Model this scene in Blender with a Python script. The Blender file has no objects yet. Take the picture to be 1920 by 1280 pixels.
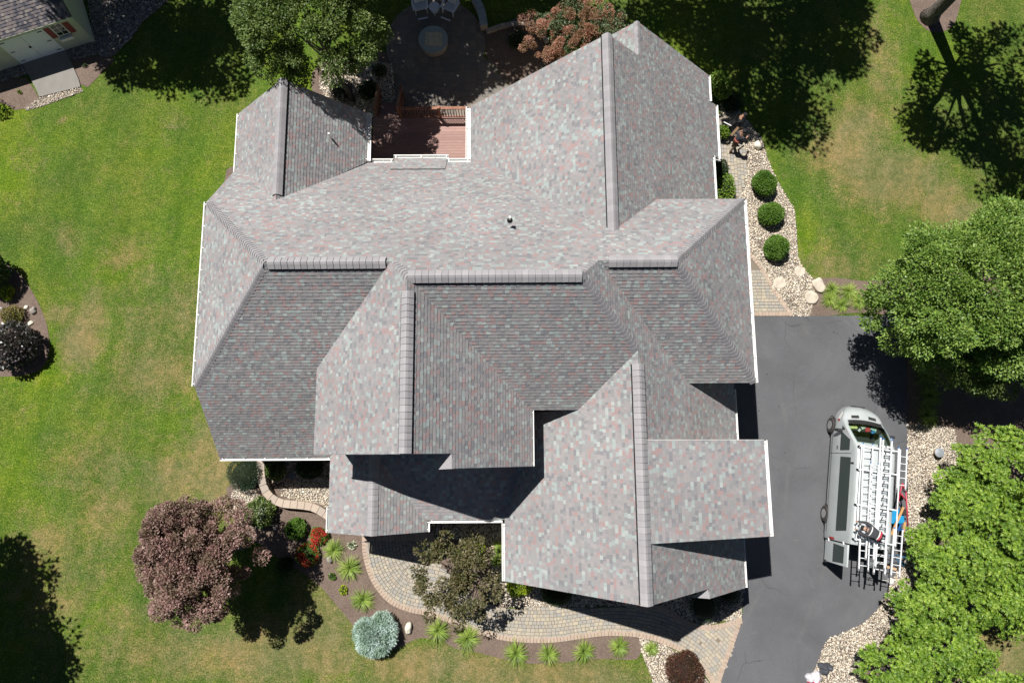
import bpy, bmesh, math, random
import numpy as np
from mathutils import Vector, Matrix

# ------------------------------------------------------------------ camera, light, exposure
SC = bpy.context.scene
H = 33.0
F, TH, PH, YAW = 1286.71, 0.1597, 0.0045, 0.0065
_c, _s = math.cos, math.sin
_Ry = np.array([[_c(YAW), -_s(YAW), 0], [_s(YAW), _c(YAW), 0], [0, 0, 1]])
_Rt = np.array([[1, 0, 0], [0, _c(TH), _s(TH)], [0, -_s(TH), _c(TH)]])
_Rp = np.array([[_c(PH), 0, _s(PH)], [0, 1, 0], [-_s(PH), 0, _c(PH)]])
RC = _Rp @ _Rt @ _Ry                      # world -> camera
cam_d = bpy.data.cameras.new('camera')
cam = bpy.data.objects.new('camera', cam_d)
SC.collection.objects.link(cam)
_M = Matrix(RC.T.tolist()).to_4x4()
_M.translation = Vector((0, 0, H))
cam.matrix_world = _M
cam_d.sensor_width = 36
cam_d.lens = F / 1920 * 36
cam_d.clip_end = 500
SC.camera = cam

SUN = np.array([0.342, -0.392])           # ground shift of a shadow per metre of height
world = bpy.data.worlds.new('World')
SC.world = world
world.use_nodes = True
wn = world.node_tree
wn.nodes.clear()
sky = wn.nodes.new('ShaderNodeTexSky')
sky.sky_type = 'NISHITA'
sky.sun_disc = False
sky.air_density = .32
sky.dust_density = .3
sun_dir = Vector((-SUN[0], -SUN[1], 1)).normalized()
elev = math.asin(sun_dir.z)
sky.sun_elevation = elev
sky.sun_rotation = math.atan2(sun_dir.x, sun_dir.y)
bg = wn.nodes.new('ShaderNodeBackground')
bg.inputs['Strength'].default_value = 0.05
wo = wn.nodes.new('ShaderNodeOutputWorld')
wn.links.new(sky.outputs[0], bg.inputs[0])
wn.links.new(bg.outputs[0], wo.inputs[0])
sl = bpy.data.lights.new('sun', 'SUN')
sl.energy = 5.0
sl.angle = math.radians(0.5)
sl.color = (1.0, 0.96, 0.9)
so = bpy.data.objects.new('sun', sl)
SC.collection.objects.link(so)
so.location = (-30, 34, 60)
so.rotation_euler = sun_dir.to_track_quat('Z', 'Y').to_euler()
SC.view_settings.view_transform = 'Standard'
SC.view_settings.look = 'None'
SC.view_settings.exposure = 0.45
SC.view_settings.gamma = 1

rng = np.random.default_rng(7)
random.seed(7)

def G(px, py, z=0.0):
    v = RC.T @ np.array([(px - 960) / F, -(py - 640) / F, -1.0])
    k = (z - H) / v[2]
    return np.array([v[0] * k, v[1] * k, z])
def GL(pts, z=0.0):
    return [G(x, y, z) for x, y in pts]

# ------------------------------------------------------------------ helpers
COL = SC.collection
def tag(o, label=None, cat=None, group=None, kind=None):
    if label: o['label'] = label
    if cat: o['category'] = cat
    if group: o['group'] = group
    if kind: o['kind'] = kind
    return o
def empty(name, loc, label, cat, group=None, rz=0):
    o = bpy.data.objects.new(name, None)
    COL.objects.link(o)
    o.location = tuple(float(a) for a in loc)
    o.rotation_euler = (0, 0, rz)
    o.empty_display_size = .3
    return tag(o, label, cat, group)
def link(name, me, parent=None, mats=None, smooth=False):
    o = bpy.data.objects.new(name, me)
    COL.objects.link(o)
    if mats is not None:
        for m in (mats if isinstance(mats, (list, tuple)) else [mats]):
            me.materials.append(m)
    if smooth and len(me.polygons):
        me.polygons.foreach_set('use_smooth', np.ones(len(me.polygons), dtype=bool))
    if parent is not None:
        o.parent = parent
        if parent.type == 'EMPTY':
            o.matrix_parent_inverse = Matrix.Identity(4)
    return o
class MB:
    """mesh builder: verts/faces in world (or local) metres, one object"""
    def __init__(s, off=(0, 0, 0)):
        s.v = []; s.f = []; s.m = []; s.off = np.array(off, float); s.cm = 0
    def add(s, vs, fs, m=None):
        b = len(s.v)
        s.v += [tuple(float(c) for c in v) for v in vs]
        for f in fs:
            s.f.append(tuple(b + i for i in f)); s.m.append(s.cm if m is None else m)
    def box(s, lo, hi, m=None, R=None, o=(0, 0, 0)):
        x0, y0, z0 = lo; x1, y1, z1 = hi
        vs = np.array([(x0,y0,z0),(x1,y0,z0),(x1,y1,z0),(x0,y1,z0),(x0,y0,z1),(x1,y0,z1),(x1,y1,z1),(x0,y1,z1)], float)
        if R is not None: vs = vs @ np.array(R).T
        s.add(vs + np.array(o), [(0,3,2,1),(4,5,6,7),(0,1,5,4),(1,2,6,5),(2,3,7,6),(3,0,4,7)], m)
    def bar(s, a, b, w, h, m=None, up=(0, 0, 1)):
        """box beam from a to b, width w, height h (centred)"""
        a = np.array(a, float); b = np.array(b, float); d = b - a; L = np.linalg.norm(d)
        if L < 1e-6: return
        d /= L; u = np.array(up, float)
        if abs(d @ u) > .99: u = np.array([0, 1., 0])
        r = np.cross(d, u); r /= np.linalg.norm(r); u = np.cross(r, d)
        vs = []
        for t in (0, L):
            for sx, sz in ((-1,-1),(1,-1),(1,1),(-1,1)):
                vs.append(a + d * t + r * sx * w / 2 + u * sz * h / 2)
        s.add(vs, [(0,1,2,3),(7,6,5,4),(0,4,5,1),(1,5,6,2),(2,6,7,3),(3,7,4,0)], m)
    def tube(s, path, rad, n=8, m=None, cap=True):
        path = [np.array(p, float) for p in path]
        if not hasattr(rad, '__len__'): rad = [rad] * len(path)
        rings = []; prev = None
        for i, p in enumerate(path):
            d = path[min(i + 1, len(path) - 1)] - path[max(i - 1, 0)]
            d /= (np.linalg.norm(d) + 1e-9)
            ref = prev if prev is not None else (np.array([1., 0, 0]) if abs(d[0]) < .9 else np.array([0, 1., 0]))
            x = ref - d * (ref @ d); x /= (np.linalg.norm(x) + 1e-9); prev = x
            y = np.cross(d, x)
            rings.append([p + rad[i] * (x * _c(2 * math.pi * k / n) + y * _s(2 * math.pi * k / n)) for k in range(n)])
        vs = [v for r in rings for v in r]; fs = []
        for i in range(len(path) - 1):
            for k in range(n):
                fs.append((i*n+k, i*n+(k+1)%n, (i+1)*n+(k+1)%n, (i+1)*n+k))
        if cap:
            fs.append(tuple(range(n))[::-1]); fs.append(tuple((len(path)-1)*n + k for k in range(n)))
        s.add(vs, fs, m)
    def lathe(s, prof, c=(0, 0, 0), n=20, m=None, R=None):
        vs = []
        for r, z in prof:
            for k in range(n):
                a = 2 * math.pi * k / n
                vs.append((r * _c(a), r * _s(a), z))
        vs = np.array(vs)
        if R is not None: vs = vs @ np.array(R).T
        fs = []
        for i in range(len(prof) - 1):
            for k in range(n):
                fs.append((i*n+k, i*n+(k+1)%n, (i+1)*n+(k+1)%n, (i+1)*n+k))
        fs.append(tuple(range(n))[::-1]); fs.append(tuple((len(prof)-1)*n + k for k in range(n)))
        s.add(vs + np.array(c), fs, m)
    def prism(s, poly, z0, z1, m=None):
        """vertical prism over a 2-D outline"""
        n = len(poly)
        a = sum(poly[i][0]*poly[(i+1)%n][1]-poly[(i+1)%n][0]*poly[i][1] for i in range(n))
        if a < 0: poly = poly[::-1]
        vs = [(p[0], p[1], z0) for p in poly] + [(p[0], p[1], z1) for p in poly]
        fs = [tuple(range(n))[::-1], tuple(range(n, 2*n))] + [(i, (i+1)%n, n+(i+1)%n, n+i) for i in range(n)]
        s.add(vs, fs, m)
    def poly(s, pts, m=None):
        s.add(pts, [tuple(range(len(pts)))], m)
    def build(s, name, mats, parent=None, smooth=False, bevel=0, seg=2, auto=None):
        me = bpy.data.meshes.new(name)
        v = np.array(s.v) - s.off
        me.from_pydata(v.tolist(), [], s.f)
        o = link(name, me, parent, mats, smooth)
        if len(set(s.m)) > 1 or (s.m and s.m[0]): me.polygons.foreach_set('material_index', s.m)
        if bevel:
            b = o.modifiers.new('bevel', 'BEVEL'); b.width = bevel; b.segments = seg; b.limit_method = 'ANGLE'; b.angle_limit = math.radians(40)
        if auto:
            me.polygons.foreach_set('use_smooth', np.ones(len(me.polygons), dtype=bool))
            me.set_sharp_from_angle(angle=math.radians(auto))
        me.update()
        return o
def fast_mesh(name, V, nper, mat=None, parent=None, off=(0, 0, 0), F_=None, smooth=False):
    """V (N*nper,3): N islands of one nper-gon each, or shared faces F_ (M,k)"""
    V = np.asarray(V, np.float32) - np.asarray(off, np.float32)
    me = bpy.data.meshes.new(name)
    me.vertices.add(len(V)); me.vertices.foreach_set('co', V.ravel())
    if F_ is None:
        nf = len(V) // nper; idx = np.arange(len(V), dtype=np.int32)
    else:
        F_ = np.asarray(F_, np.int32); nf, nper = F_.shape; idx = F_.ravel()
    me.loops.add(nf * nper); me.loops.foreach_set('vertex_index', idx)
    me.polygons.add(nf)
    me.polygons.foreach_set('loop_start', np.arange(0, nf * nper, nper, dtype=np.int32))
    me.polygons.foreach_set('loop_total', np.full(nf, nper, dtype=np.int32))
    me.update(calc_edges=True); me.validate()
    return link(name, me, parent, mat, smooth)
def copy_thing(o, loc, rz=None, scale=None, label=None):
    c = o.copy(); COL.objects.link(c)
    c.location = tuple(float(a) for a in loc)
    if rz is not None: c.rotation_euler = (0, 0, rz)
    if scale is not None: c.scale = (scale,) * 3 if not hasattr(scale, '__len__') else scale
    if label: c['label'] = label
    for ch in [k for k in o.children]:
        d = ch.copy(); COL.objects.link(d); d.parent = c; d.matrix_parent_inverse = ch.matrix_parent_inverse
        for g in ch.children:
            e = g.copy(); COL.objects.link(e); e.parent = d; e.matrix_parent_inverse = g.matrix_parent_inverse
    return c

# ------------------------------------------------------------------ materials
class NT:
    def __init__(s, name, rough=.8, spec=.3):
        s.mat = bpy.data.materials.new(name); s.mat.use_nodes = True
        s.t = s.mat.node_tree; s.t.nodes.clear()
        s.out = s.n('ShaderNodeOutputMaterial'); s.b = s.n('ShaderNodeBsdfPrincipled')
        s.l(s.b.outputs[0], s.out.inputs[0])
        s.b.inputs['Roughness'].default_value = rough
        s.b.inputs['Specular IOR Level'].default_value = spec
    def n(s, t, **k):
        x = s.t.nodes.new(t)
        for a, b in k.items(): setattr(x, a, b)
        return x
    def l(s, a, b): s.t.links.new(a, b)
    def pos(s, obj=False):
        if obj: return s.n('ShaderNodeTexCoord').outputs['Object']
        return s.n('ShaderNodeNewGeometry').outputs['Position']
    def noise(s, scale, vec=None, detail=3, rough=.6, dist=0):
        x = s.n('ShaderNodeTexNoise'); x.inputs['Scale'].default_value = scale
        x.inputs['Detail'].default_value = detail; x.inputs['Roughness'].default_value = rough; x.inputs['Distortion'].default_value = dist
        s.l(vec if vec is not None else s.pos(), x.inputs['Vector']); return x.outputs['Fac']
    def vor(s, scale, vec=None, feat='F1', out='Distance', rnd=1):
        x = s.n('ShaderNodeTexVoronoi', feature=feat); x.inputs['Scale'].default_value = scale
        x.inputs['Randomness'].default_value = rnd
        s.l(vec if vec is not None else s.pos(), x.inputs['Vector']); return x.outputs[out]
    def ramp(s, fac, stops, interp='LINEAR'):
        x = s.n('ShaderNodeValToRGB'); x.color_ramp.interpolation = interp
        e = x.color_ramp.elements
        while len(e) < len(stops): e.new(.5)
        while len(e) > len(stops): e.remove(e[-1])
        for i, (p, c) in enumerate(stops):
            e[i].position = p
            e[i].color = (c, c, c, 1) if not hasattr(c, '__len__') else (*c[:3], 1)
        s.l(fac, x.inputs[0]); return x.outputs[0]
    def math(s, op, a, b=None, c=None, clamp=False):
        x = s.n('ShaderNodeMath', operation=op); x.use_clamp = clamp
        for i, v in enumerate((a, b, c)):
            if v is None: continue
            if isinstance(v, (int, float)): x.inputs[i].default_value = v
            else: s.l(v, x.inputs[i])
        return x.outputs[0]
    def mix(s, fac, a, b, mode='MIX'):
        x = s.n('ShaderNodeMix', data_type='RGBA', blend_type=mode)
        for i, v in ((0, fac), (6, a), (7, b)):
            if isinstance(v, (int, float)): x.inputs[i].default_value = v
            elif hasattr(v, '__len__'): x.inputs[i].default_value = (*v[:3], 1)
            else: s.l(v, x.inputs[i])
        return x.outputs[2]
    def col(s, c):
        if hasattr(c, '__len__'): s.b.inputs['Base Color'].default_value = (*c[:3], 1)
        else: s.l(c, s.b.inputs['Base Color'])
        return s
    def bump(s, h, dist=.02, strength=1):
        x = s.n('ShaderNodeBump'); x.inputs['Distance'].default_value = dist; x.inputs['Strength'].default_value = strength
        s.l(h, x.inputs['Height']); s.l(x.outputs[0], s.b.inputs['Normal']); return s
    def rand(s): return s.n('ShaderNodeNewGeometry').outputs['Random Per Island']
    def attr(s, nm): return s.n('ShaderNodeAttribute', attribute_name=nm).outputs['Fac']

def plain(name, c, rough=.6, metal=0, spec=.4, var=.12, scale=6, coat=0):
    m = NT(name, rough, spec)
    m.b.inputs['Metallic'].default_value = metal
    m.b.inputs['Coat Weight'].default_value = coat
    c = np.array(c)
    m.col(m.ramp(m.noise(scale, m.pos(True)), [(.25, c * (1 - var)), (.75, np.minimum(c * (1 + var), 1))]))
    return m.mat
def leaf_mat(name, cols, trans=.28, rough=.5, spec=.35):
    """cols: list of colours picked per leaf; part of the light goes through"""
    m = NT(name, rough, spec)
    r = m.rand(); n = len(cols)
    c = m.ramp(r, [(i / max(1, n - 1), k) for i, k in enumerate(cols)])
    c2 = m.mix(m.ramp(m.noise(1.9, m.pos(), 3), [(.38, 0.0), (.62, 1.0)]), c, m.mix(1.0, c, (.50, .60, .45), 'MULTIPLY'))
    m.col(c2)
    t = m.n('ShaderNodeBsdfTranslucent'); m.l(m.mix(1.0, c2, (1.1, 1.15, .55), 'MULTIPLY'), t.inputs[0])
    x = m.n('ShaderNodeMixShader'); x.inputs[0].default_value = trans
    m.l(m.b.outputs[0], x.inputs[1]); m.l(t.outputs[0], x.inputs[2]); m.l(x.outputs[0], m.out.inputs[0])
    return m.mat

def m_shingle(name, cols):
    m = NT(name, .93, .12)
    r = m.rand()
    c = m.ramp(r, cols, 'CONSTANT')
    g = m.noise(60, m.pos(), 2)
    c = m.mix(.5, c, m.ramp(g, [(.3, .62), (.7, 1.25)]), 'MULTIPLY')
    st = m.ramp(m.noise(.35, m.pos(), 4), [(.3, .9), (.7, 1.06)])
    c = m.mix(1.0, c, st, 'MULTIPLY')
    m.col(c).bump(g, .004, .5)
    return m.mat
SH = [(0, (.212,.212,.225)), (.09, (.248,.246,.256)), (.26, (.278,.266,.27)), (.50, (.302,.284,.288)), (.66, (.315,.237,.235)), (.77, (.265,.272,.277)), (.85, (.305,.347,.342)), (.965, (.355,.385,.378))]
M = {}
M['shingle'] = m_shingle('shingle', SH)
M['shed_shingle'] = m_shingle('shed_shingle', [(0, (.10,.10,.12)), (.3, (.16,.15,.17)), (.6, (.23,.2,.2)), (.85, (.3,.27,.26))])
m = NT('ridge_cap', .92, .1); m.col(m.mix(1.0, m.ramp(m.rand(), [(0, (.29,.28,.295)), (1, (.35,.34,.352))]), m.ramp(m.noise(50), [(.3, .82), (.7, 1.12)]), 'MULTIPLY')); M['cap'] = m.mat
M['dark'] = plain('dark', (.012, .012, .014), .8)
M['felt'] = plain('felt', (.06, .058, .06), .95)
M['white'] = plain('white_paint', (.78, .78, .76), .45, var=.04)
m = NT('siding', .6, .3)
sz = m.n('ShaderNodeSeparateXYZ'); m.l(m.pos(), sz.inputs[0])
fr = m.math('FRACT', m.math('MULTIPLY', sz.outputs[2], 1 / .115))
m.col(m.mix(m.ramp(fr, [(0, 1.0), (.12, 0.0)]), m.ramp(m.noise(2), [(.3, (.5,.47,.37)), (.7, (.58,.54,.43))]), (.3,.29,.24))).bump(fr, .012, .8)
M['siding'] = m.mat
m = NT('shed_siding', .6, .3)
sz = m.n('ShaderNodeSeparateXYZ'); m.l(m.pos(), sz.inputs[0])
fr = m.math('FRACT', m.math('MULTIPLY', sz.outputs[2], 1 / .11))
m.col(m.mix(m.ramp(fr, [(0, 1.0), (.14, 0.0)]), m.ramp(m.noise(2), [(.3, (.50,.53,.43)), (.7, (.57,.60,.49))]), (.36,.36,.29))).bump(fr, .012, .8)
M['shed_siding'] = m.mat

# lawn
m = NT('lawn', .95, .08)
p = m.pos()
big = m.noise(.16, p, 4, .55); mid = m.noise(1.1, p, 5, .65, .6); fine = m.noise(15, p, 4, .8); fib = m.noise(45, p, 2, .7)
mp0 = m.n('ShaderNodeMapping'); mp0.inputs['Scale'].default_value = (2.2, .9, 1); mp0.inputs['Location'].default_value = (7, 3, 0); m.l(p, mp0.inputs[0])
g1 = m.ramp(fine, [(.34, (.022,.045,.009)), (.5, (.086,.138,.027)), (.66, (.21,.285,.075))])
g2 = m.ramp(fine, [(.34, (.032,.070,.005)), (.5, (.118,.195,.015)), (.66, (.27,.36,.045))])
dr = m.ramp(fine, [(.28, (.10,.095,.04)), (.5, (.22,.19,.09)), (.72, (.39,.33,.18))])
c = m.mix(m.math('ADD', m.attr('lush'), m.ramp(big, [(.42, 0.0), (.62, .6)]), clamp=True), g1, g2)
dk = m.math('ADD', m.math('MULTIPLY', m.attr('dry'), 1.9), m.math('MULTIPLY', m.math('SUBTRACT', mid, .5), 1.7))
dk = m.math('ADD', dk, m.math('MULTIPLY', m.math('SUBTRACT', fine, .5), 1.9))
dk = m.math('ADD', dk, m.math('MULTIPLY', m.math('SUBTRACT', m.noise(4.2, p, 5, .75, .8), .5), 1.8))
c = m.mix(m.ramp(dk, [(.12, 0.0), (.95, .95)]), c, dr)
c = m.mix(m.ramp(m.noise(.45, p, 5, .6, .4), [(.40, 0.0), (.66, .85)]), c, m.mix(1.0, c, (1.45, 1.15, 1.1), 'MULTIPLY'))
c = m.mix(m.ramp(m.noise(.3, mp0.outputs[0], 4, .6, .6), [(.45, 0.0), (.6, .55)]), c, m.mix(1.0, c, (.62, .78, .62), 'MULTIPLY'))
c = m.mix(m.ramp(m.noise(3.2, p, 4, .7, .5), [(.42, 0.0), (.60, .7)]), c, m.mix(1.0, c, (.55, .70, .55), 'MULTIPLY'))
c = m.mix(m.ramp(m.noise(5.5, p, 3, .7), [(.50, 0.0), (.68, .6)]), c, m.mix(1.0, c, (1.45, 1.28, 1.2), 'MULTIPLY'))
c = m.mix(m.ramp(fib, [(.32, .55), (.5, 0.0)]), c, (.018,.032,.008))
wv = m.n('ShaderNodeTexWave', wave_type='BANDS', bands_direction='X'); wv.inputs['Scale'].default_value = .26; wv.inputs['Distortion'].default_value = .6; wv.inputs['Detail'].default_value = 1
mp = m.n('ShaderNodeMapping'); mp.inputs['Rotation'].default_value = (0, 0, .22); m.l(p, mp.inputs[0]); m.l(mp.outputs[0], wv.inputs['Vector'])
c = m.mix(m.ramp(wv.outputs['Fac'], [(.3, 0.0), (.7, .55)]), c, m.mix(1.0, c, (.84, .90, .8), 'MULTIPLY'))
cl = m.vor(2.1, p); c = m.mix(m.ramp(cl, [(.05, .45), (.13, 0.0)]), c, (.09,.16,.02))
m.col(c).bump(m.mix(.4, fine, fib), .05, .9)
M['lawn'] = m.mat
# mulch
m = NT('mulch', .95, .1)
v = m.vor(38, out='Color'); fine = m.noise(28, detail=4, rough=.75)
c = m.mix(.45, m.ramp(fine, [(.3, (.055,.038,.032)), (.5, (.175,.13,.105)), (.7, (.31,.24,.20))]), m.ramp(v, [(0, (.05,.035,.03)), (.6, (.19,.14,.115)), (1, (.36,.29,.25))]))
c = m.mix(m.ramp(m.noise(1.2, detail=4), [(.4, 0.0), (.7, .5)]), c, (.25,.19,.155))
m.col(c).bump(fine, .05, 1); M['mulch'] = m.mat
# gravel bed under stones, and stones
m = NT('gravel_base', .9, .2)
v = m.vor(17, out='Color'); d = m.vor(17)
c = m.mix(m.ramp(d, [(.25, 0.0), (.75, 1.0)]), m.ramp(v, [(0, (.22,.18,.15)), (.5, (.40,.34,.27)), (1, (.56,.51,.44))]), (.07,.06,.05))
c = m.mix(m.ramp(m.noise(1.6, detail=5), [(.5, 0.0), (.66, .8)]), c, (.12,.09,.07))
m.col(c).bump(d, -.05, 1); M['gravel'] = m.mat
def stone_mat(name, cols):
    m = NT(name, .75, .25)
    c = m.ramp(m.rand(), [(i / (len(cols) - 1), k) for i, k in enumerate(cols)])
    m.col(m.mix(1.0, c, m.ramp(m.noise(30, detail=3), [(.3, .78), (.7, 1.15)]), 'MULTIPLY'))
    return m.mat
M['stone'] = stone_mat('river_stone', [(.46,.39,.30), (.64,.55,.43), (.50,.46,.40), (.70,.63,.51), (.57,.46,.36), (.74,.68,.58), (.55,.50,.43)])
M['greystone'] = stone_mat('grey_stone', [(.12,.12,.12), (.25,.24,.23), (.34,.32,.30), (.45,.43,.4)])
M['boulder'] = plain('boulder', (.50, .44, .36), .85, var=.25, scale=3)
M['whiteboulder'] = plain('white_boulder', (.66, .62, .52), .85, var=.18, scale=3)
M['greyboulder'] = plain('grey_boulder', (.30, .27, .25), .85, var=.3, scale=5)
# asphalt
m = NT('asphalt', .85, .25)
p = m.pos()
a = m.noise(70, p, 3, .8); b = m.noise(.35, p, 5, .6, .5)
c = m.mix(1.0, m.ramp(a, [(.3, (.068,.070,.077)), (.7, (.134,.137,.147))]), m.ramp(b, [(.35, .88), (.65, 1.12)]), 'MULTIPLY')
sm = m.ramp(m.noise(.8, p, 6, .65, 1.5), [(.58, 0.0), (.72, .3)])
c = m.mix(sm, c, (.155,.153,.147))
wv = m.n('ShaderNodeTexWave', wave_type='RINGS', rings_direction='Z'); wv.inputs['Scale'].default_value = .13
wv.inputs['Distortion'].default_value = 2.5; wv.inputs['Detail'].default_value = 3; wv.inputs['Detail Scale'].default_value = .6
m.l(p, wv.inputs['Vector'])
c = m.mix(m.math('MULTIPLY', m.ramp(wv.outputs['Fac'], [(.97, 0.0), (.998, .22)]), m.ramp(m.noise(.5, p), [(.45, 0.0), (.6, 1.0)])), c, (.15,.148,.14))
sp = m.vor(1.3, p); c = m.mix(m.ramp(sp, [(.03, .7), (.06, 0.0)]), c, (.03,.03,.032))
ds = m.n('ShaderNodeVectorMath', operation='ADD'); m.l(p, ds.inputs[0]); nn = m.n('ShaderNodeTexNoise'); nn.inputs['Scale'].default_value = .7; m.l(p, nn.inputs['Vector']); m.l(nn.outputs['Color'], ds.inputs[1])
ck = m.vor(.22, ds.outputs[0], 'DISTANCE_TO_EDGE'); c = m.mix(m.math('MULTIPLY', m.ramp(ck, [(.002, .45), (.0045, 0.0)]), m.ramp(m.noise(.3, p), [(.5, 0.0), (.56, 1.0)])), c, (.025,.025,.027))
pt = m.vor(.33, ds.outputs[0], out='Color', rnd=1); c = m.mix(.55, c, m.mix(1.0, c, m.ramp(pt, [(0, .92), (1, 1.07)]), 'MULTIPLY'))
st = m.ramp(m.noise(4.5, p, 5, .7), [(.62, 0.0), (.75, .45)]); c = m.mix(st, c, (.165,.16,.15))
m.col(c).bump(a, .008, .6); M['asphalt'] = m.mat
def paver_mat(name, cols, mul=1):
    m = NT(name, .88, .15)
    c = m.ramp(m.rand(), [(i / (len(cols) - 1), np.array(k) * mul) for i, k in enumerate(cols)])
    m.col(m.mix(1.0, c, m.ramp(m.noise(25, detail=4, rough=.7), [(.3, .82), (.7, 1.12)]), 'MULTIPLY')).bump(m.noise(40), .004, .5)
    return m.mat
M['paver'] = paver_mat('paver', [(.33,.29,.235), (.39,.35,.28), (.31,.30,.275), (.43,.38,.29), (.36,.32,.265), (.29,.285,.27), (.40,.345,.28)])
M['border'] = paver_mat('border_paver', [(.36,.28,.22), (.42,.33,.26), (.38,.30,.25)])
M['patio'] = paver_mat('patio_paver', [(.20,.175,.15), (.25,.215,.18), (.18,.17,.16), (.22,.19,.16)])
M['sand'] = plain('joint_sand', (.19, .16, .125), .95, scale=20)
M['wallstone'] = paver_mat('wall_stone', [(.40,.33,.27), (.46,.38,.31), (.36,.31,.27)])
M['concrete'] = plain('concrete', (.21, .20, .185), .9, var=.1, scale=2)
m = NT('deck_wood', .7, .3)
sx = m.n('ShaderNodeSeparateXYZ'); m.l(m.pos(), sx.inputs[0])
mp = m.n('ShaderNodeMapping'); mp.inputs['Scale'].default_value = (1.2, 14, 14); m.l(m.pos(), mp.inputs[0])
m.col(m.mix(1.0, m.ramp(m.rand(), [(0, (.30,.185,.16)), (1, (.38,.24,.21))]), m.ramp(m.noise(3, mp.outputs[0], 4), [(.3, .8), (.7, 1.12)]), 'MULTIPLY')); M['deck'] = m.mat
m = NT('cedar', .65, .3); mp = m.n('ShaderNodeMapping'); mp.inputs['Scale'].default_value = (2, 2, 14); m.l(m.pos(), mp.inputs[0])
m.col(m.ramp(m.noise(3, mp.outputs[0], 4), [(.3, (.20,.085,.05)), (.7, (.34,.16,.10))])); M['cedar'] = m.mat
m = NT('bark', .95, .1); mp = m.n('ShaderNodeMapping'); mp.inputs['Scale'].default_value = (1, 1, .25); m.l(m.pos(True), mp.inputs[0])
nb = m.noise(14, mp.outputs[0], 5, .7, .8); m.col(m.ramp(nb, [(.35, (.045,.04,.035)), (.6, (.20,.18,.16)), (.75, (.32,.29,.26))])).bump(nb, .05, 1); M['bark'] = m.mat
M['twig'] = plain('twig', (.10, .075, .055), .9)

# ------------------------------------------------------------------ geometry utilities
def clip(poly, a, b, c, keep=True):
    """keep a*u+b*v<=c  (poly list of 2-tuples, convex)"""
    out = []
    n = len(poly)
    for i in range(n):
        p, q = poly[i], poly[(i + 1) % n]
        dp, dq = a*p[0]+b*p[1]-c, a*q[0]+b*q[1]-c
        if dp <= 1e-9: out.append(p)
        if (dp < -1e-9 and dq > 1e-9) or (dp > 1e-9 and dq < -1e-9):
            t = dp / (dp - dq); out.append((p[0]+(q[0]-p[0])*t, p[1]+(q[1]-p[1])*t))
    return out
def inpoly(x, y, poly):
    x = np.asarray(x); y = np.asarray(y); ins = np.zeros(x.shape, bool)
    n = len(poly)
    for i in range(n):
        x0, y0 = poly[i][:2]; x1, y1 = poly[(i+1) % n][:2]
        c = ((y0 > y) != (y1 > y)) & (x < (x1 - x0) * (y - y0) / ((y1 - y0) + 1e-12) + x0)
        ins ^= c
    return ins
def smooth_curve(pts, n=8, closed=False):
    P = [np.array(p, float) for p in pts]; out = []; N = len(P)
    rngi = range(N) if closed else range(N - 1)
    for i in rngi:
        p0 = P[(i-1) % N] if (closed or i > 0) else P[0]*2-P[1]
        p1 = P[i]; p2 = P[(i+1) % N]
        p3 = P[(i+2) % N] if (closed or i + 2 < N) else P[-1]*2-P[-2]
        for k in range(n):
            t = k / n
            out.append(.5*((2*p1)+(-p0+p2)*t+(2*p0-5*p1+4*p2-p3)*t*t+(-p0+3*p1-3*p2+p3)*t**3))
    if not closed: out.append(P[-1])
    return out
def sheet(name, pts, z, mat, parent=None, kind='structure', th=0.0):
    """flat sheet from a world outline; optional thickness"""
    bm = bmesh.new()
    vs = [bm.verts.new((float(p[0]), float(p[1]), z)) for p in pts]
    f = bm.faces.new(vs); f.normal_update()
    if f.normal.z < 0: f.normal_flip()
    if th:
        r = bmesh.ops.extrude_face_region(bm, geom=[f])
        nv = [g for g in r['geom'] if isinstance(g, bmesh.types.BMVert)]
        bmesh.ops.translate(bm, verts=nv, vec=(0, 0, th))
    bmesh.ops.triangulate(bm, faces=bm.faces[:])
    me = bpy.data.meshes.new(name); bm.to_mesh(me); bm.free()
    o = link(name, me, parent, mat)
    if kind and parent is None: o['kind'] = kind
    return o
def obox(o):  # outline 2-D
    return [(float(p[0]), float(p[1])) for p in o]

# stones -----------------------------------------------------------------
_t = (1 + 5 ** .5) / 2
ICO = np.array([(-1,_t,0),(1,_t,0),(-1,-_t,0),(1,-_t,0),(0,-1,_t),(0,1,_t),(0,-1,-_t),(0,1,-_t),(_t,0,-1),(_t,0,1),(-_t,0,-1),(-_t,0,1)]) / math.sqrt(1+_t*_t)
ICF = np.array([(0,11,5),(0,5,1),(0,1,7),(0,7,10),(0,10,11),(1,5,9),(5,11,4),(11,10,2),(10,7,6),(7,1,8),(3,9,4),(3,4,2),(3,2,6),(3,6,8),(3,8,9),(4,9,5),(2,4,11),(6,2,10),(8,6,7),(9,8,1)])
def stones(name, C, S, mat, parent=None, kind='stuff'):
    """C centres (N,3), S radii (N,)"""
    n = len(C)
    j = 1 + rng.uniform(-.22, .22, (n, 12, 3))
    V = ICO[None] * j
    sc = np.stack([S * rng.uniform(.8, 1.35, n), S * rng.uniform(.7, 1.1, n), S * rng.uniform(.45, .75, n)], 1)
    V = V * sc[:, None]
    a = rng.uniform(0, 2 * np.pi, n); ca, sa = np.cos(a), np.sin(a)
    X = V[..., 0] * ca[:, None] - V[..., 1] * sa[:, None]; Y = V[..., 0] * sa[:, None] + V[..., 1] * ca[:, None]
    V = np.stack([X, Y, V[..., 2]], -1) + C[:, None]
    Fc = (ICF[None] + 12 * np.arange(n)[:, None, None]).reshape(-1, 3)
    o = fast_mesh(name, V.reshape(-1, 3), 3, mat, parent, F_=Fc, smooth=True)
    if kind and parent is None: o['kind'] = kind
    return o
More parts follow.
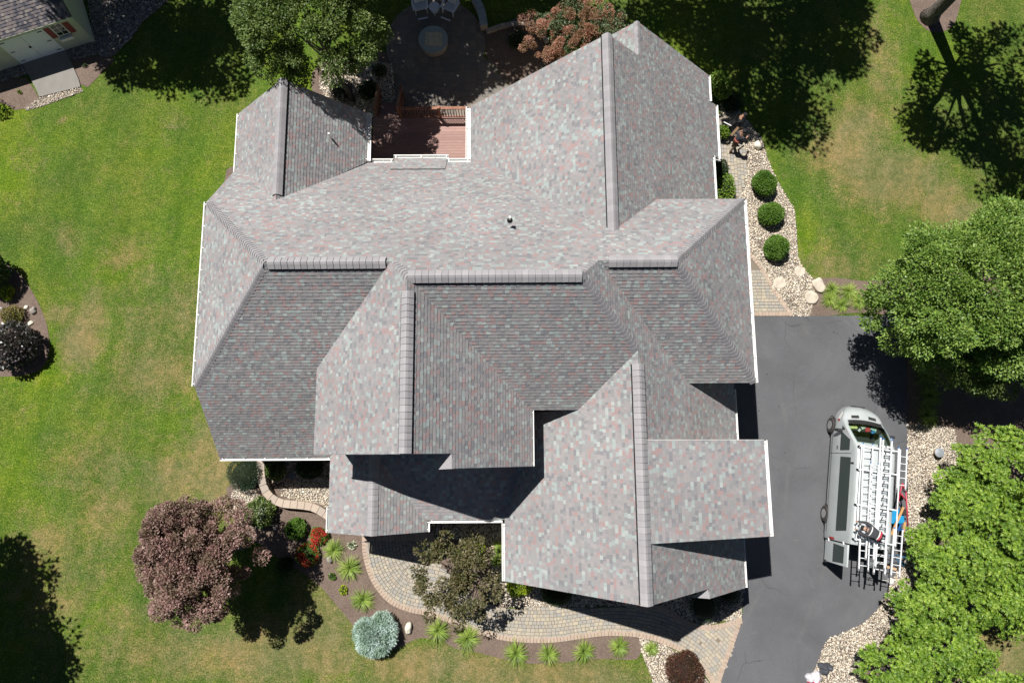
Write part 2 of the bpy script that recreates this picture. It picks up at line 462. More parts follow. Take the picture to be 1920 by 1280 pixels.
def scatter(poly, dens, excl=()):
    P = np.array([p[:2] for p in poly]); lo = P.min(0); hi = P.max(0)
    n = int((hi - lo).prod() * dens)
    # jittered grid for even covering
    st = 1 / math.sqrt(dens)
    gx = np.arange(lo[0], hi[0], st); gy = np.arange(lo[1], hi[1], st)
    X, Y = np.meshgrid(gx, gy); X = (X + rng.uniform(-.45, .45, X.shape) * st).ravel(); Y = (Y + rng.uniform(-.45, .45, Y.shape) * st).ravel()
    k = inpoly(X, Y, poly)
    for e in excl: k &= ~inpoly(X, Y, e)
    return X[k], Y[k]

# leaves -----------------------------------------------------------------
def unit(v): return v / (np.linalg.norm(v, axis=-1, keepdims=True) + 1e-9)
def leafcards(P, D, N_, L, W, fold=.25):
    """diamond leaves: P base, D direction, N_ normal"""
    D = unit(D); S = unit(np.cross(D, N_)); N2 = np.cross(S, D)
    L = L[:, None]; W = W[:, None]
    a = P; b = P + D * L * .45 + S * W * .5 + N2 * W * fold * .5; c = P + D * L; d = P + D * L * .45 - S * W * .5 + N2 * W * fold * .5
    return np.stack([a, b, c, d], 1).reshape(-1, 3)
def rdir(n, up=0.0):
    v = rng.normal(size=(n, 3)); v = unit(v); v[:, 2] += up; return unit(v)
def crown_pts(c, R, nc, lobes=5, amp=.25, low=-.35, fill=.5):
    """clump centres in an uneven ellipsoid crown"""
    c = np.array(c, float); R = np.array(R, float)
    ld = rdir(lobes * 2)
    d = rdir(nc, .25); d = d[d[:, 2] > low]
    bump = 1 + amp * (np.clip((d @ ld.T - .55) / .45, 0, 1).max(1) * 2 - 1)
    r = rng.uniform(fill, 1, len(d)) ** .6
    return c + d * R * (r * bump)[:, None], d
def crown_leaves(cc, cd, nl, rc, Ls, Ws, flat=.65, up=.9, droop=.1):
    """leaves on the upper shell of each clump"""
    n = len(cc) * nl
    i = np.repeat(np.arange(len(cc)), nl)
    rr = rc * rng.uniform(.6, 1.25, len(cc))[i]
    v = rdir(n, .35) * rng.uniform(.35, 1, n)[:, None] ** .5
    v[:, 2] *= flat
    P = cc[i] + v * rr[:, None]
    D = unit(v * 1.0 + cd[i] * .5 + rng.normal(size=(n, 3)) * .55); D[:, 2] -= droop
    N_ = unit(rng.normal(size=(n, 3)) * .55 + np.array([0, 0, up]) + v * .35)
    L = Ls * rng.uniform(.65, 1.3, n); W = Ws * rng.uniform(.7, 1.25, n)
    return leafcards(P, D, N_, L, W)
def tree(name, label, cat, base, ch, c, R, nc, nl, rc, Ls, Ws, mat, tr=.15, group=None, amp=.25, low=-.35, fill=.5, lean=(0, 0), nlimb=16, flat=.65, bark='bark', up=.9):
    base = np.array(base, float)
    root = empty(name, base, label, cat, group)
    cc, cd = crown_pts(c, R, nc, amp=amp, low=low, fill=fill)
    V = crown_leaves(cc, cd, nl, rc, Ls, Ws, flat=flat, up=up)
    fast_mesh('crown', V, 4, M[mat], root, off=base)
    t = MB(base)
    top = np.array(c, float); top[2] -= R[2] * .1
    k = 7; path = []
    for i in range(k + 1):
        s_ = i / k
        path.append(base * (1 - s_) + top * s_ + np.array([_s(i * 1.7) * .06, _c(i * 2.1) * .06, 0]) * (0 < i) * tr * 6)
    path[0][2] -= .05
    t.tube(path, [tr * (1.35 if i == 0 else 1) * (1 - .72 * i / k) for i in range(k + 1)], 9)
    t.build('trunk', M[bark], root, smooth=True)
    lb = MB(base)
    sel = rng.permutation(len(cc))[:nlimb]
    for j in sel:
        s_ = rng.uniform(.45, .95); p0 = base * (1 - s_) + top * s_
        p2 = cc[j]; p1 = (p0 + p2) / 2 + np.array([0, 0, .25 * np.linalg.norm(p2 - p0) * .4])
        r0 = tr * (1 - .72 * s_) * .6
        lb.tube([p0, p1, p2], [r0, r0 * .55, r0 * .18], 5)
        for q in range(3):
            p3 = p2 + rdir(1, .3)[0] * rc; lb.tube([p1 * .4 + p2 * .6, p3], [r0 * .3, r0 * .1], 4, cap=False)
    if lb.v: lb.build('branch', M[bark], root, smooth=True)
    return root
def shrub(name, label, cat, base, r, h, n, Ls, Ws, mat, core='leafcore', bumpy=.12, group=None, up=.5, flatb=.15, parent=None, sq=1.0, radial=.9, rz=0):
    """rounded shrub: leaf shell over a dark twiggy inside; base = ground point"""
    base = np.array(base, float)
    root = empty(name, base, label, cat, group)
    ld = rdir(14, .2)
    d = rdir(n, .15); d = d[d[:, 2] > -.45]
    k = np.clip((d @ ld.T - .7) / .3, 0, 1).max(1)
    rad = (1 + bumpy * (k * 2 - 1)) * rng.uniform(.8, 1.02, len(d))
    c = np.array([0, 0, h * .48])
    P = c + d * np.array([r, r * sq, h * .52]) * rad[:, None]
    P[:, 2] = np.maximum(P[:, 2], .01)
    D = unit(d * radial + rng.normal(size=d.shape) * .6)
    N_ = unit(rng.normal(size=d.shape) * .5 + d * .6 + np.array([0, 0, up]))
    V = leafcards(P, D, N_, Ls * rng.uniform(.6, 1.3, len(d)), Ws * rng.uniform(.7, 1.3, len(d)))
    fast_mesh('foliage', V, 4, M[mat], root)
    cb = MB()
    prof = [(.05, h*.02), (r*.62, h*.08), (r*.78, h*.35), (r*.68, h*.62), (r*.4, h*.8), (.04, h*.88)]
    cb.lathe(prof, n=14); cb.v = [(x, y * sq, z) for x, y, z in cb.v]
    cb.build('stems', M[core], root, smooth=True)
    root.rotation_euler[2] = rz
    return root
def clump_mesh(n, L, W, spread=.9, arch=.55, seg=4):
    """arching blades of a grassy clump"""
    V = []; Fc = []
    for i in range(n):
        a = rng.uniform(0, 2*np.pi); l = L * rng.uniform(.55, 1.15); w = W * rng.uniform(.7, 1.2)
        el = rng.uniform(.35, 1.35); r0 = rng.uniform(0, .07)
        p = np.array([r0*_c(a), r0*_s(a), 0.0]); dr = np.array([_c(a), _s(a)]); sd = np.array([-_s(a), _c(a), 0])
        b = len(V)
        for k in range(seg + 1):
            t = k / seg; ww = w * (1 - t ** 2) * .5 + .002
            V += [p + sd * ww, p - sd * ww]
            e = el - t * (el + arch) * 1.05
            p = p + np.array([dr[0]*_c(e), dr[1]*_c(e), _s(e)]) * (l / seg)
            p[2] = max(p[2], .015)
        for k in range(seg): Fc.append((b+2*k, b+2*k+1, b+2*k+3, b+2*k+2))
    return np.array(V), np.array(Fc)
# ------------------------------------------------------------------ lawn (ground sheet)
def spots(X, Y, L):
    v = np.zeros_like(X)
    for px, py, rx, ry, a in L:
        g = G(px, py); s = 1 / 39.0
        v = np.maximum(v, a * np.exp(-(((X - g[0]) / (rx * s)) ** 2 + ((Y - g[1]) / (ry * s)) ** 2)))
    return v
gx = np.concatenate([[-220, -120, -60], np.arange(-34, 34.1, .35), [60, 120, 220]])
gy = np.concatenate([[-220, -120, -50], np.arange(-16, 32.1, .35), [60, 120, 220]])
X, Y = np.meshgrid(gx, gy)
V = np.stack([X.ravel(), Y.ravel(), np.zeros(X.size)], 1)
nx, ny = len(gx), len(gy)
i = np.arange(nx - 1)[None] + nx * np.arange(ny - 1)[:, None]
Fq = np.stack([i, i + 1, i + 1 + nx, i + nx], -1).reshape(-1, 4)
lawn = fast_mesh('lawn', V, 4, M['lawn'], F_=Fq); lawn['kind'] = 'structure'
dry = spots(X.ravel(), Y.ravel(), [
    (150, 640, 40, 55, .75), (110, 590, 45, 25, .45), (235, 480, 45, 30, .4), (170, 610, 30, 90, .5), (130, 450, 20, 40, .35), (300, 600, 120, 120, .25), (300, 700, 90, 60, .4), (390, 850, 60, 80, .55),
    (410, 900, 45, 70, .8), (330, 900, 80, 60, .5), (180, 870, 90, 60, .3), (210, 970, 60, 60, .42), (80, 1020, 60, 60, .4), (120, 1100, 90, 90, .35), (230, 1180, 90, 60, .3), (330, 1230, 150, 50, .4), (480, 1220, 130, 60, .6),
    (600, 1180, 70, 80, .62), (620, 1240, 120, 40, .5), (780, 1250, 90, 35, .75), (900, 1260, 100, 35, .6), (1050, 1270, 150, 30, .7), (1150, 1265, 60, 25, .5),
    (1600, 300, 60, 70, .72), (1680, 340, 110, 60, .75), (1610, 240, 60, 60, .6), (1760, 370, 60, 50, .6), (1640, 60, 25, 60, .3), (1560, 280, 50, 40, .6), (1790, 400, 60, 40, .6), (1540, 500, 90, 50, .35), (1650, 120, 40, 120, .35),
    (1890, 1225, 70, 60, 1.0), (1850, 1200, 30, 30, .8), (60, 300, 40, 30, .25), (330, 230, 20, 20, .3), (112, 226, 8, 8, .8)])
lush = spots(X.ravel(), Y.ravel(), [
    (60, 270, 90, 60, .6), (20, 330, 50, 80, .7), (300, 280, 160, 70, .3), (420, 260, 60, 90, .35), (120, 380, 110, 40, .35), (60, 700, 90, 60, .8), (100, 760, 70, 50, .6), (60, 500, 50, 60, .45), (20, 900, 50, 120, .45), (200, 1140, 60, 60, .4), (30, 220, 60, 40, .7), (380, 330, 60, 60, .3),
    (1500, 460, 60, 60, .5), (1450, 300, 25, 120, .5), (1560, 420, 120, 50, .25), (1180, 1250, 40, 20, .5), (560, 150, 80, 40, .5), (960, 1235, 40, 18, .3), (1640, 40, 60, 60, .35)])
for nm, a in (('dry', dry), ('lush', lush)):
    at = lawn.data.attributes.new(nm, 'FLOAT', 'POINT'); at.data.foreach_set('value', a.astype(np.float32))

# ------------------------------------------------------------------ beds, gravel, driveway, paths
def bed(name, px, z, mat, smooth=3, closed=True):
    p = GL(px)
    if smooth: p = smooth_curve(p, smooth, True)
    return sheet(name, p, z, mat), p
MU = {}
_, MU['front'] = bed('mulch_bed', [(436,905),(430,945),(446,985),(500,1030),(560,1068),(600,1098),(621,1122),(645,1150),(669,1180),(700,1212),(742,1216),(773,1200),(797,1195),(831,1203),(855,1215),(896,1222),(945,1235),(993,1243),(1050,1241),(1127,1234),(1180,1236),(1199,1228),(1200,1190),(1100,1175),(960,1170),(960,1100),(960,960),(640,960),(560,900)], .010, M['mulch'])
_, _p = bed('mulch_bed', [(0,494),(28,505),(50,530),(72,568),(88,610),(93,650),(86,680),(60,700),(0,706),(-60,700),(-60,494)], .010, M['mulch'])
_, _p = bed('mulch_bed', [(1523,522),(1620,527),(1720,520),(1980,500),(2040,640),(2040,860),(1930,900),(1860,1000),(1850,1130),(1830,1190),(1860,1230),(1850,1300),(1560,1330),(1600,1200),(1690,1060),(1712,900),(1690,800),(1690,592),(1516,596)], .010, M['mulch'], smooth=2)
_, _p = bed('mulch_bed', [(905,60),(955,45),(985,48),(1012,70),(1060,120),(1000,180),(965,170),(930,130),(912,105)], .010, M['mulch'])
_, _p = bed('mulch_bed', [(1705,-40),(1712,20),(1730,50),(1755,62),(1785,50),(1800,10),(1800,-40)], .010, M['mulch'])
_, _p = bed('mulch_bed', [(0,152),(50,146),(74,184),(48,204),(28,207),(10,196),(-30,185),(-30,152)], .010, M['mulch'], smooth=0)
_, _p = bed('mulch_bed', [(128,108),(205,106),(216,112),(192,136),(165,164),(150,158)], .010, M['mulch'], smooth=0)
_, _p = bed('mulch_bed', [(600,118),(740,100),(760,215),(640,235),(590,185)], .006, M['mulch'])
_, _p = bed('mulch_bed', [(425,318),(450,305),(450,345),(420,345)], .006, M['mulch'], smooth=0)
GR = {}
def gravel(key, px, dens, size, mat='stone', smooth=3, z=.016):
    o, p = bed('gravel_bed', px, z, M['gravel'], smooth)
    GR[key] = [(float(a[0]), float(a[1])) for a in p]
    x, y = scatter(GR[key], dens * 1.2)
    kk = (np.sin(x*2.3+1)*np.sin(y*2.9) + np.sin(x*5.1)*np.cos(y*4.3+.5)*.6 + rng.uniform(-.9, .9, len(x))) < 1.25; x, y = x[kk], y[kk]
    S = size * .88 * rng.uniform(.55, 1.5, len(x)) * (1 + (rng.uniform(0, 1, len(x)) > .93) * .7)
    C = np.stack([x, y, z + S * .25 + rng.uniform(0, .02, len(x))], 1)
    s = stones('river_stones' if mat == 'stone' else 'grey_stones', C, S, M[mat])
    return p
gravel('east', [(1350,180),(1385,205),(1395,219),(1410,237),(1429,262),(1439,297),(1448,319),(1464,350),(1490,394),(1493,431),(1497,490),(1511,509),(1523,522),(1528,560),(1518,593),(1484,593),(1454,550),(1429,506),(1404,475),(1380,420),(1375,372),(1390,368),(1396,345),(1402,310),(1398,275),(1384,240),(1352,225)], 210, .036, smooth=0)
gravel('drive', [(1700,797),(1745,794),(1790,805),(1800,870),(1780,960),(1745,1010),(1725,1070),(1705,1110),(1700,1150),(1660,1190),(1620,1250),(1600,1310),(1505,1310),(1522,1265),(1534,1238),(1544,1208),(1556,1194),(1590,1181),(1620,1166),(1645,1141),(1664,1106),(1690,1050),(1701,980)], 190, .036, smooth=0)
gravel('frontw', [(440,915),(478,918),(500,940),(480,975),(450,985),(432,960),(432,935)], 230, .034, smooth=0)
gravel('frontbed', [(503,845),(630,845),(630,958),(600,945),(560,938),(530,930),(512,908),(504,885)], 230, .034, smooth=0)
gravel('walk', [(1197,1192),(1245,1207),(1290,1234),(1327,1275),(1345,1310),(1230,1320),(1222,1270),(1205,1230)], 230, .034, smooth=0)
gravel('garage', [(930,1065),(1010,1080),(1400,1080),(1393,1120),(1390,1156),(1329,1170),(1290,1161),(1243,1137),(1200,1134),(1060,1136),(950,1138),(915,1120)], 190, .038, smooth=0)
gravel('entry', [(795,960),(955,960),(955,1100),(925,1095),(918,1020),(880,1012),(805,1010)], 120, .055, smooth=0)
gravel('trunkbed', [(604,128),(640,112),(735,120),(745,215),(660,225),(612,190),(598,160)], 170, .04, smooth=0)
gravel('shed1', [(115,96),(175,70),(160,-30),(345,-30),(318,0),(268,42),(247,72),(217,102),(206,109),(182,104),(142,112),(130,108)], 150, .045, 'greystone', smooth=0)
gravel('shed2', [(-20,125),(46,112),(54,140),(0,155),(-20,158)], 150, .045, 'greystone', smooth=0)
gravel('arc', [(956,42),(985,26),(1012,36),(1024,56),(1010,58),(985,45),(962,48)], 170, .045, 'greystone', smooth=0)
gravel('shed3', [(74,184),(152,163),(156,172),(80,200),(50,208),(46,203)], 200, .03, smooth=0)

dr_px = [(1300,592),(1697,592),(1699,700),(1700,797),(1702,900),(1701,980),(1690,1050),(1664,1106),(1645,1141),(1620,1166),(1590,1181),(1556,1194),(1544,1208),(1534,1238),(1522,1265),(1505,1310),(1440,1480),(1240,1480),(1330,1300),(1352,1270),(1372,1215),(1385,1180),(1392,1150),(1396,1090),(1300,1090)]
drive = sheet('driveway', GL(dr_px), .024, M['asphalt'])
# a concrete-like edge of sealed asphalt is only a slight step
# pavers -----------------------------------------------------------------
def pavers(name, curve, poly, rows, w, h, z, mat, gap=.012, th=.03, closed=False, excl=(), parent=None, jit=.0):
    """rows of paving stones laid parallel to a curve, kept inside poly (world 2-D)"""
    C = np.array([p[:2] for p in curve]); seg = np.linalg.norm(np.diff(C, axis=0), axis=1); S = np.concatenate([[0], np.cumsum(seg)])
    def at(s, d):
        k = np.clip(np.searchsorted(S, s) - 1, 0, len(seg) - 1); t = (s - S[k]) / seg[k]
        p = C[k] + (C[k+1] - C[k]) * t
        # smoothed tangent
        k0, k1 = max(k - 1, 0), min(k + 2, len(C) - 1); tg = C[k1] - C[k0]; tg = tg / np.linalg.norm(tg)
        return p + np.array([-tg[1], tg[0]]) * d
    m = MB(); 
    for r in rows:
        d0, d1 = r * h, (r + 1) * h
        s = -rng.uniform(0, w); 
        while s < S[-1]:
            ww = w * rng.uniform(.75, 1.3)
            a, b = max(s, 0) + gap / 2, min(s + ww, S[-1]) - gap / 2; s += ww
            if b - a < .04: continue
            q = [at(a, d0 + gap/2), at(b, d0 + gap/2), at(b, d1 - gap/2), at(a, d1 - gap/2)]
            c = sum(q) / 4
            if not inpoly(np.array([c[0]]), np.array([c[1]]), poly)[0]: continue
            if any(inpoly(np.array([c[0]]), np.array([c[1]]), e)[0] for e in excl): continue
            ar = sum(q[i][0]*q[(i+1)%4][1]-q[(i+1)%4][0]*q[i][1] for i in range(4))
            if abs(ar) < .004: continue
            if ar < 0: q = q[::-1]
            zt = z + th + rng.uniform(-.003, .003)
            i_ = [(c + (p - c) * .93) for p in q]
            vs = [(*p, z) for p in q] + [(*p, zt - .008) for p in q] + [(*p, zt) for p in i_]
            m.add(vs, [(0,1,5,4),(1,2,6,5),(2,3,7,6),(3,0,4,7),(4,5,9,8),(5,6,10,9),(6,7,11,10),(7,4,8,11),(8,9,10,11)])
    return m.build(name, mat, parent)
def borderstones(name, curve, width, depth_off, z, th, mat, step=.2, parent=None, m=None):
    C = np.array([p[:2] for p in curve]); seg = np.linalg.norm(np.diff(C, axis=0), axis=1); S = np.concatenate([[0], np.cumsum(seg)])
    own = m is None; m = m or MB()
    n = max(1, int(S[-1] / step)); ss = np.linspace(0, S[-1], n + 1)
    xs = np.interp(ss, S, C[:, 0]); ys = np.interp(ss, S, C[:, 1]); P = np.stack([xs, ys], 1)
    T = np.gradient(P, axis=0); T /= np.linalg.norm(T, axis=1)[:, None]; Nn = np.stack([-T[:, 1], T[:, 0]], 1)
    for i in range(n):
        g = .006
        a0 = P[i] + T[i]*g; a1 = P[i+1] - T[i+1]*g
        q = [a0 + Nn[i]*depth_off, a1 + Nn[i+1]*depth_off, a1 + Nn[i+1]*(depth_off+width), a0 + Nn[i]*(depth_off+width)]
        ar = sum(q[k][0]*q[(k+1)%4][1]-q[(k+1)%4][0]*q[k][1] for k in range(4))
        if ar < 0: q = q[::-1]
        c = sum(q)/4; zt = z + th + rng.uniform(-.003, .003); i_ = [(c + (p-c)*.94) for p in q]
        vs = [(*p, z) for p in q] + [(*p, zt-.01) for p in q] + [(*p, zt) for p in i_]
        m.add(vs, [(0,1,5,4),(1,2,6,5),(2,3,7,6),(3,0,4,7),(4,5,9,8),(5,6,10,9),(6,7,11,10),(7,4,8,11),(8,9,10,11)])
    return m.build(name, mat, parent) if own else m
# front walkway
outer = smooth_curve(GL([(679,1003),(680,1035),(690,1075),(708,1107),(733,1132),(769,1147),(810,1155),(860,1174),(905,1190),(947,1200),(993,1204),(1043,1203),(1093,1196),(1140,1191),(1197,1194),(1247,1208),(1293,1234),(1327,1272),(1350,1320)]), 6)
inner = smooth_curve(GL([(1390,1158),(1329,1171),(1290,1162),(1243,1137),(1200,1134),(1130,1137),(1060,1138),(1000,1137),(950,1140),(905,1128),(868,1105),(835,1070),(812,1035),(806,1000)]), 6)
wpoly = [tuple(p[:2]) for p in outer] + [tuple(G(1352,1268)[:2])] + [tuple(G(1373,1214)[:2])] + [tuple(p[:2]) for p in inner]
sheet('walkway', wpoly, .020, M['sand'])
bin_ = [tuple(p[:2]) for p in smooth_curve([o for o in outer], 1)]
walk = pavers('walkway_pavers', outer[::2], wpoly, range(1, 30), .19, .155, .022, M['paver'])
walk['kind'] = 'structure'
bs = borderstones('x', outer, .24, 0, .022, .036, None, .155, m=MB())
bs = borderstones('x', inner[:26], .22, 0, .022, .036, None, .155, m=bs)
bs = borderstones('x', smooth_curve(GL([(1350,1282),(1357,1258),(1374,1213),(1387,1175),(1391,1157)]), 5), .22, 0, .022, .038, None, .155, m=bs)
o = bs.build('walkway_border', M['border']); o['kind'] = 'structure'
# north-east paver walk
ne1 = [tuple(p[:2]) for p in GL([(1392,455),(1404,475),(1429,506),(1454,550),(1484,592),(1360,592),(1360,455)])]
ne2 = [tuple(p[:2]) for p in GL([(1345,212),(1384,240),(1398,275),(1402,310),(1396,345),(1388,372),(1340,372)])]
for pl, cv in ((ne1, [(1480,590),(1360,590)]), (ne2, [(1362,380),(1352,205)])):
    sheet('side_path', pl, .020, M['sand'])
    o = pavers('side_path_pavers', smooth_curve(GL(cv), 10), pl, range(-14, 20), .2, .16, .022, M['paver']); o['kind'] = 'structure'
m_ = borderstones('x', smooth_curve(GL([(1404,475),(1429,506),(1454,550),(1484,592)]), 5), .2, -.1, .022, .038, None, .16, m=MB())
m_ = borderstones('x', smooth_curve(GL([(1484,589),(1404,589)]), 5), .2, -.1, .022, .040, None, .16, m=m_)
o = m_.build('side_path_border', M['border']); o['kind'] = 'structure'
# patio
pc = G(817, 84); pr = 2.45
ang = np.linspace(0, 2*np.pi, 60, endpoint=False)
circ = [(pc[0] + pr*_c(a), pc[1] + pr*_s(a)) for a in ang]
quad = [tuple(p[:2]) for p in GL([(733,115),(905,105),(962,172),(960,300),(700,300),(738,200),(745,160)])]
sheet('patio', circ, .018, M['sand']); sheet('patio', quad, .012, M['sand'])
pm = MB(); u = .155; nxc, nyc = 46, 58; used = np.zeros((nxc, nyc), bool); ox, oy = pc[0] - 3.0, pc[1] - 6.2
for j in range(nyc):
    for i in range(nxc):
        if used[i, j]: continue
        w_, h_ = random.choice([(2,2),(3,2),(2,3),(1,2),(2,1),(3,3)])
        while w_ > 1 and (i + w_ > nxc or used[i:i+w_, j].any()): w_ -= 1
        while h_ > 1 and (j + h_ > nyc or used[i:i+w_, j:j+h_].any()): h_ -= 1
        used[i:i+w_, j:j+h_] = True
        x0, y0, x1, y1 = ox+i*u+.006, oy+j*u+.006, ox+(i+w_)*u-.006, oy+(j+h_)*u-.006
        cx, cy = np.array([(x0+x1)/2]), np.array([(y0+y1)/2])
        if inpoly(cx, cy, circ)[0] or inpoly(cx, cy, quad)[0]:
            zt = .045 + rng.uniform(-.003, .003)
            pm.box((x0, y0, .015), (x1, y1, zt))
o = pm.build('patio_pavers', M['patio'], bevel=0); o['kind'] = 'structure'
o = borderstones('patio_border', [(*c, 0) for c in circ] + [(*circ[0], 0)], .14, -.14, .02, .034, M['patio'], .3); o['kind'] = 'structure'

# ------------------------------------------------------------------ the house
HB = np.array([-1.0, 6.0, 0.0])
house = empty('house', HB, 'large cream sided house seen from above under steep grey and rose shingle roofs', 'house')
def zS(y): return 10.08 - .9963 * (6.494 - y)
PITCH = .9963
EX = .142
def roof(name, faces, parent=house, off=HB, mat='shingle', base_only=False, ex=EX):
    """faces: list of ([3-D convex polygon], (dzdx, dzdy)); shingles laid as real overlapping tabs"""
    m = MB(off)
    b = MB(off)
    for pts in faces:
        P = np.array(pts, float)
        n = np.zeros(3)
        for i in range(len(P)):
            n += np.cross(P[i] - P[0], P[(i+1) % len(P)] - P[0])
        n /= np.linalg.norm(n)
        if n[2] < 0: n = -n
        g = np.array([-n[0]*n[2], -n[1]*n[2], 1 - n[2]**2]); vdir = g / np.linalg.norm(g)
        udir = np.cross(vdir, n)
        o3 = P[0] - ((P[0][2]) / vdir[2]) * vdir          # v=0 where the plane meets the ground: courses line up
        uv = [((p - o3) @ udir, (p - o3) @ vdir) for p in P]
        v0, v1 = min(a[1] for a in uv), max(a[1] for a in uv)
        b.add([p - n * .012 for p in P], [tuple(range(len(P)))])
        b.add([p - n * .12 for p in P], [tuple(range(len(P)))])
        # edge board
        for i in range(len(P)):
            a_, c_ = P[i], P[(i+1) % len(P)]
            b.add([a_ - n*.012, c_ - n*.012, c_ - n*.12, a_ - n*.12], [(0,1,2,3)])
        for r in range(int(math.floor(v0/ex)), int(math.ceil(v1/ex))):
            va = max(r*ex, v0); vb = min((r+1)*ex, v1)
            band = clip(clip(uv, 0, -1, -va), 0, 1, vb)
            if len(band) < 3: continue
            us = [p[0] for p in band]; u0, u1 = min(us), max(us)
            rr = random.Random(r * 7919 + int(udir[0]*3) * 31 + int(udir[1]*3) * 17 + 5)
            u = math.floor(u0 / 4) * 4 - rr.random() * .3; raised = rr.random() < .5
            while u < u1:
                w = rr.uniform(.10, .18) if raised else rr.uniform(.09, .22)
                if u + w > u0:
                    q = clip(clip(band, -1, 0, -u), 1, 0, u + w)
                    if len(q) >= 3:
                        t = .011 + (.007 if raised else 0)
                        hh = lambda v: .002 + t * (1 - (v - r*ex) / ex)
                        top = [o3 + udir*p[0] + vdir*p[1] + n*hh(p[1]) for p in q]
                        bs_ = len(m.v); m.add(top, [tuple(range(len(q)))])
                        for k in range(len(q)):
                            k2 = (k+1) % len(q)
                            low = abs(q[k][1]-va) < 1e-6 and abs(q[k2][1]-va) < 1e-6
                            side = raised and abs(q[k][0]-q[k2][0]) < 1e-6
                            if (low or side) and abs(q[k][0]-q[k2][0]) + abs(q[k][1]-q[k2][1]) > 1e-4:
                                e0 = o3 + udir*q[k][0] + vdir*q[k][1] - n*.01; e1 = o3 + udir*q[k2][0] + vdir*q[k2][1] - n*.01
                                bi = len(m.v); m.v += [tuple(e0), tuple(e1)]
                                m.f.append((bs_+k2, bs_+k, bi, bi+1)); m.m.append(0)
                u += w; raised = not raised if rr.random() < .75 else raised
    o = m.build(name, M[mat], parent)
    if mat == 'shingle': pass
    b.build('roof_deck', M['felt'], o)
    return o
def ridge(p0, p1, w=.32, n0=None, n1=None, vent=True, parent=house, off=HB, name='ridge_cap', lift=.035, slope=.8, step=.215):
    if vent: lift = .06
    """row of folded cap shingles; slope = how steeply both wings fall"""
    p0 = np.array(p0, float); p1 = np.array(p1, float); d = p1 - p0; L = np.linalg.norm(d); d /= L
    s = np.cross(d, (0, 0, 1)); s /= np.linalg.norm(s); upv = np.cross(s, d)
    if isinstance(slope, (int, float)): slope = (slope, slope)
    m = MB(off); v = MB(off)
    n = max(1, int(L / step)); st = L / n
    for i in range(n):
        a = p0 + d * (i * st); b = p0 + d * ((i+1) * st + .02)
        za, zb = lift - .004, lift + .024
        hw = w / 2; th = .014
        V = []
        for q, z in ((a, za), (b, zb)):
            for k, sl in ((-1, slope[0]), (-.35, slope[0]), (0, 0), (.35, slope[1]), (1, slope[1])):
                drop = abs(k) * hw * sl if abs(k) > .5 else (abs(k) * hw * sl * .75 if k else .0)
                V.append(q + s * k * hw + upv * (z - drop))
        V += [V[j] - upv * th for j in range(5, 10)]
        fs = [(j, j+1, j+6, j+5) for j in range(4)] + [(j+5, j+6, j+11, j+10) for j in range(4)]
        V += [V[0] - upv*.02, V[4] - upv*.02, V[5] - upv*.02, V[9] - upv*.02]; 
        fs += [(0, 5, 17, 15), (4, 16, 18, 9)]
        m.add(V, fs)
    o = m.build(name, M['cap'], parent)
    if vent:
        for sg, sl in ((-1, slope[0]), (1, slope[1])):
            hw = w / 2 - .02
            a0 = p0 + s*sg*hw - upv*(hw*sl); a1 = p1 + s*sg*hw - upv*(hw*sl)
            v.add([a0 - upv*.08, a1 - upv*.08, a1 + upv*(lift), a0 + upv*(lift)], [(0,1,2,3)])
            a2 = a0 + s*sg*.05 - upv*.06; a3 = a1 + s*sg*.05 - upv*.06
            v.add([a0 + upv*.0, a1 + upv*.0, a3 + upv*.0, a2 + upv*.0], [(0,1,2,3)])  # dark strip outside the vent side, painting its shadow line on the shingles
        v.build('ridge_vent_and_shade', M['dark'], o)
    return o
GUT = []
def gutter(p0, p1, out, w=.125, parent=house, off=HB):
    """open white gutter hung along an eave; out = 2-D outward direction"""
    p0 = np.array(p0, float); p1 = np.array(p1, float); o2 = np.array([out[0], out[1], 0.0]); d = (p1-p0)/np.linalg.norm(p1-p0)
    m = MB(off)
    def strip(a0, z0, a1, z1, t=.006):
        q = [p0+o2*a0+(0,0,z0), p1+o2*a0+(0,0,z0), p1+o2*a1+(0,0,z1), p0+o2*a1+(0,0,z1)]
        m.add(q, [(0,1,2,3)])
    up = np.array((0,0,1.0))
    strip(0, -.02, 0, -.13); strip(0, -.13, w*.8, -.13); strip(w*.8, -.13, w, -.03); strip(w, -.03, w+.004, -.015); strip(w+.004, -.012, w-.028, -.012)
    strip(0, -.13, -.005, -.24)
    for e in (p0, p1):
        m.add([e+up*-.02, e+o2*w+up*-.02, e+o2*w*.8+up*-.13, e+up*-.13], [(0,1,2,3)])
    L = np.linalg.norm(p1-p0); n = max(1, int(L/.9))
    for i in range(n+1):
        q = p0 + d*(.1+(L-.2)*i/n)
        m.bar(q+up*-.016, q+o2*w+up*-.016, .03, .006)
    return m.build('gutter', M['white'], parent)
def rake(p0, p1, out, parent=house, off=HB):
    p0 = np.array(p0, float); p1 = np.array(p1, float); o2 = np.array([out[0], out[1], 0.0])
    m = MB(off); up = np.array((0,0,1.0))
    for a, z0, z1 in ((.012, -.02, -.2),):
        q = [p0+o2*a+up*z0, p1+o2*a+up*z0, p1+o2*a+up*z1, p0+o2*a+up*z1]
        q2 = [x - o2*.02 for x in q]
        m.add(q+q2, [(0,1,2,3),(4,7,6,5),(0,4,5,1),(3,2,6,7)])
    return m.build('rake_board', M['white'], parent)

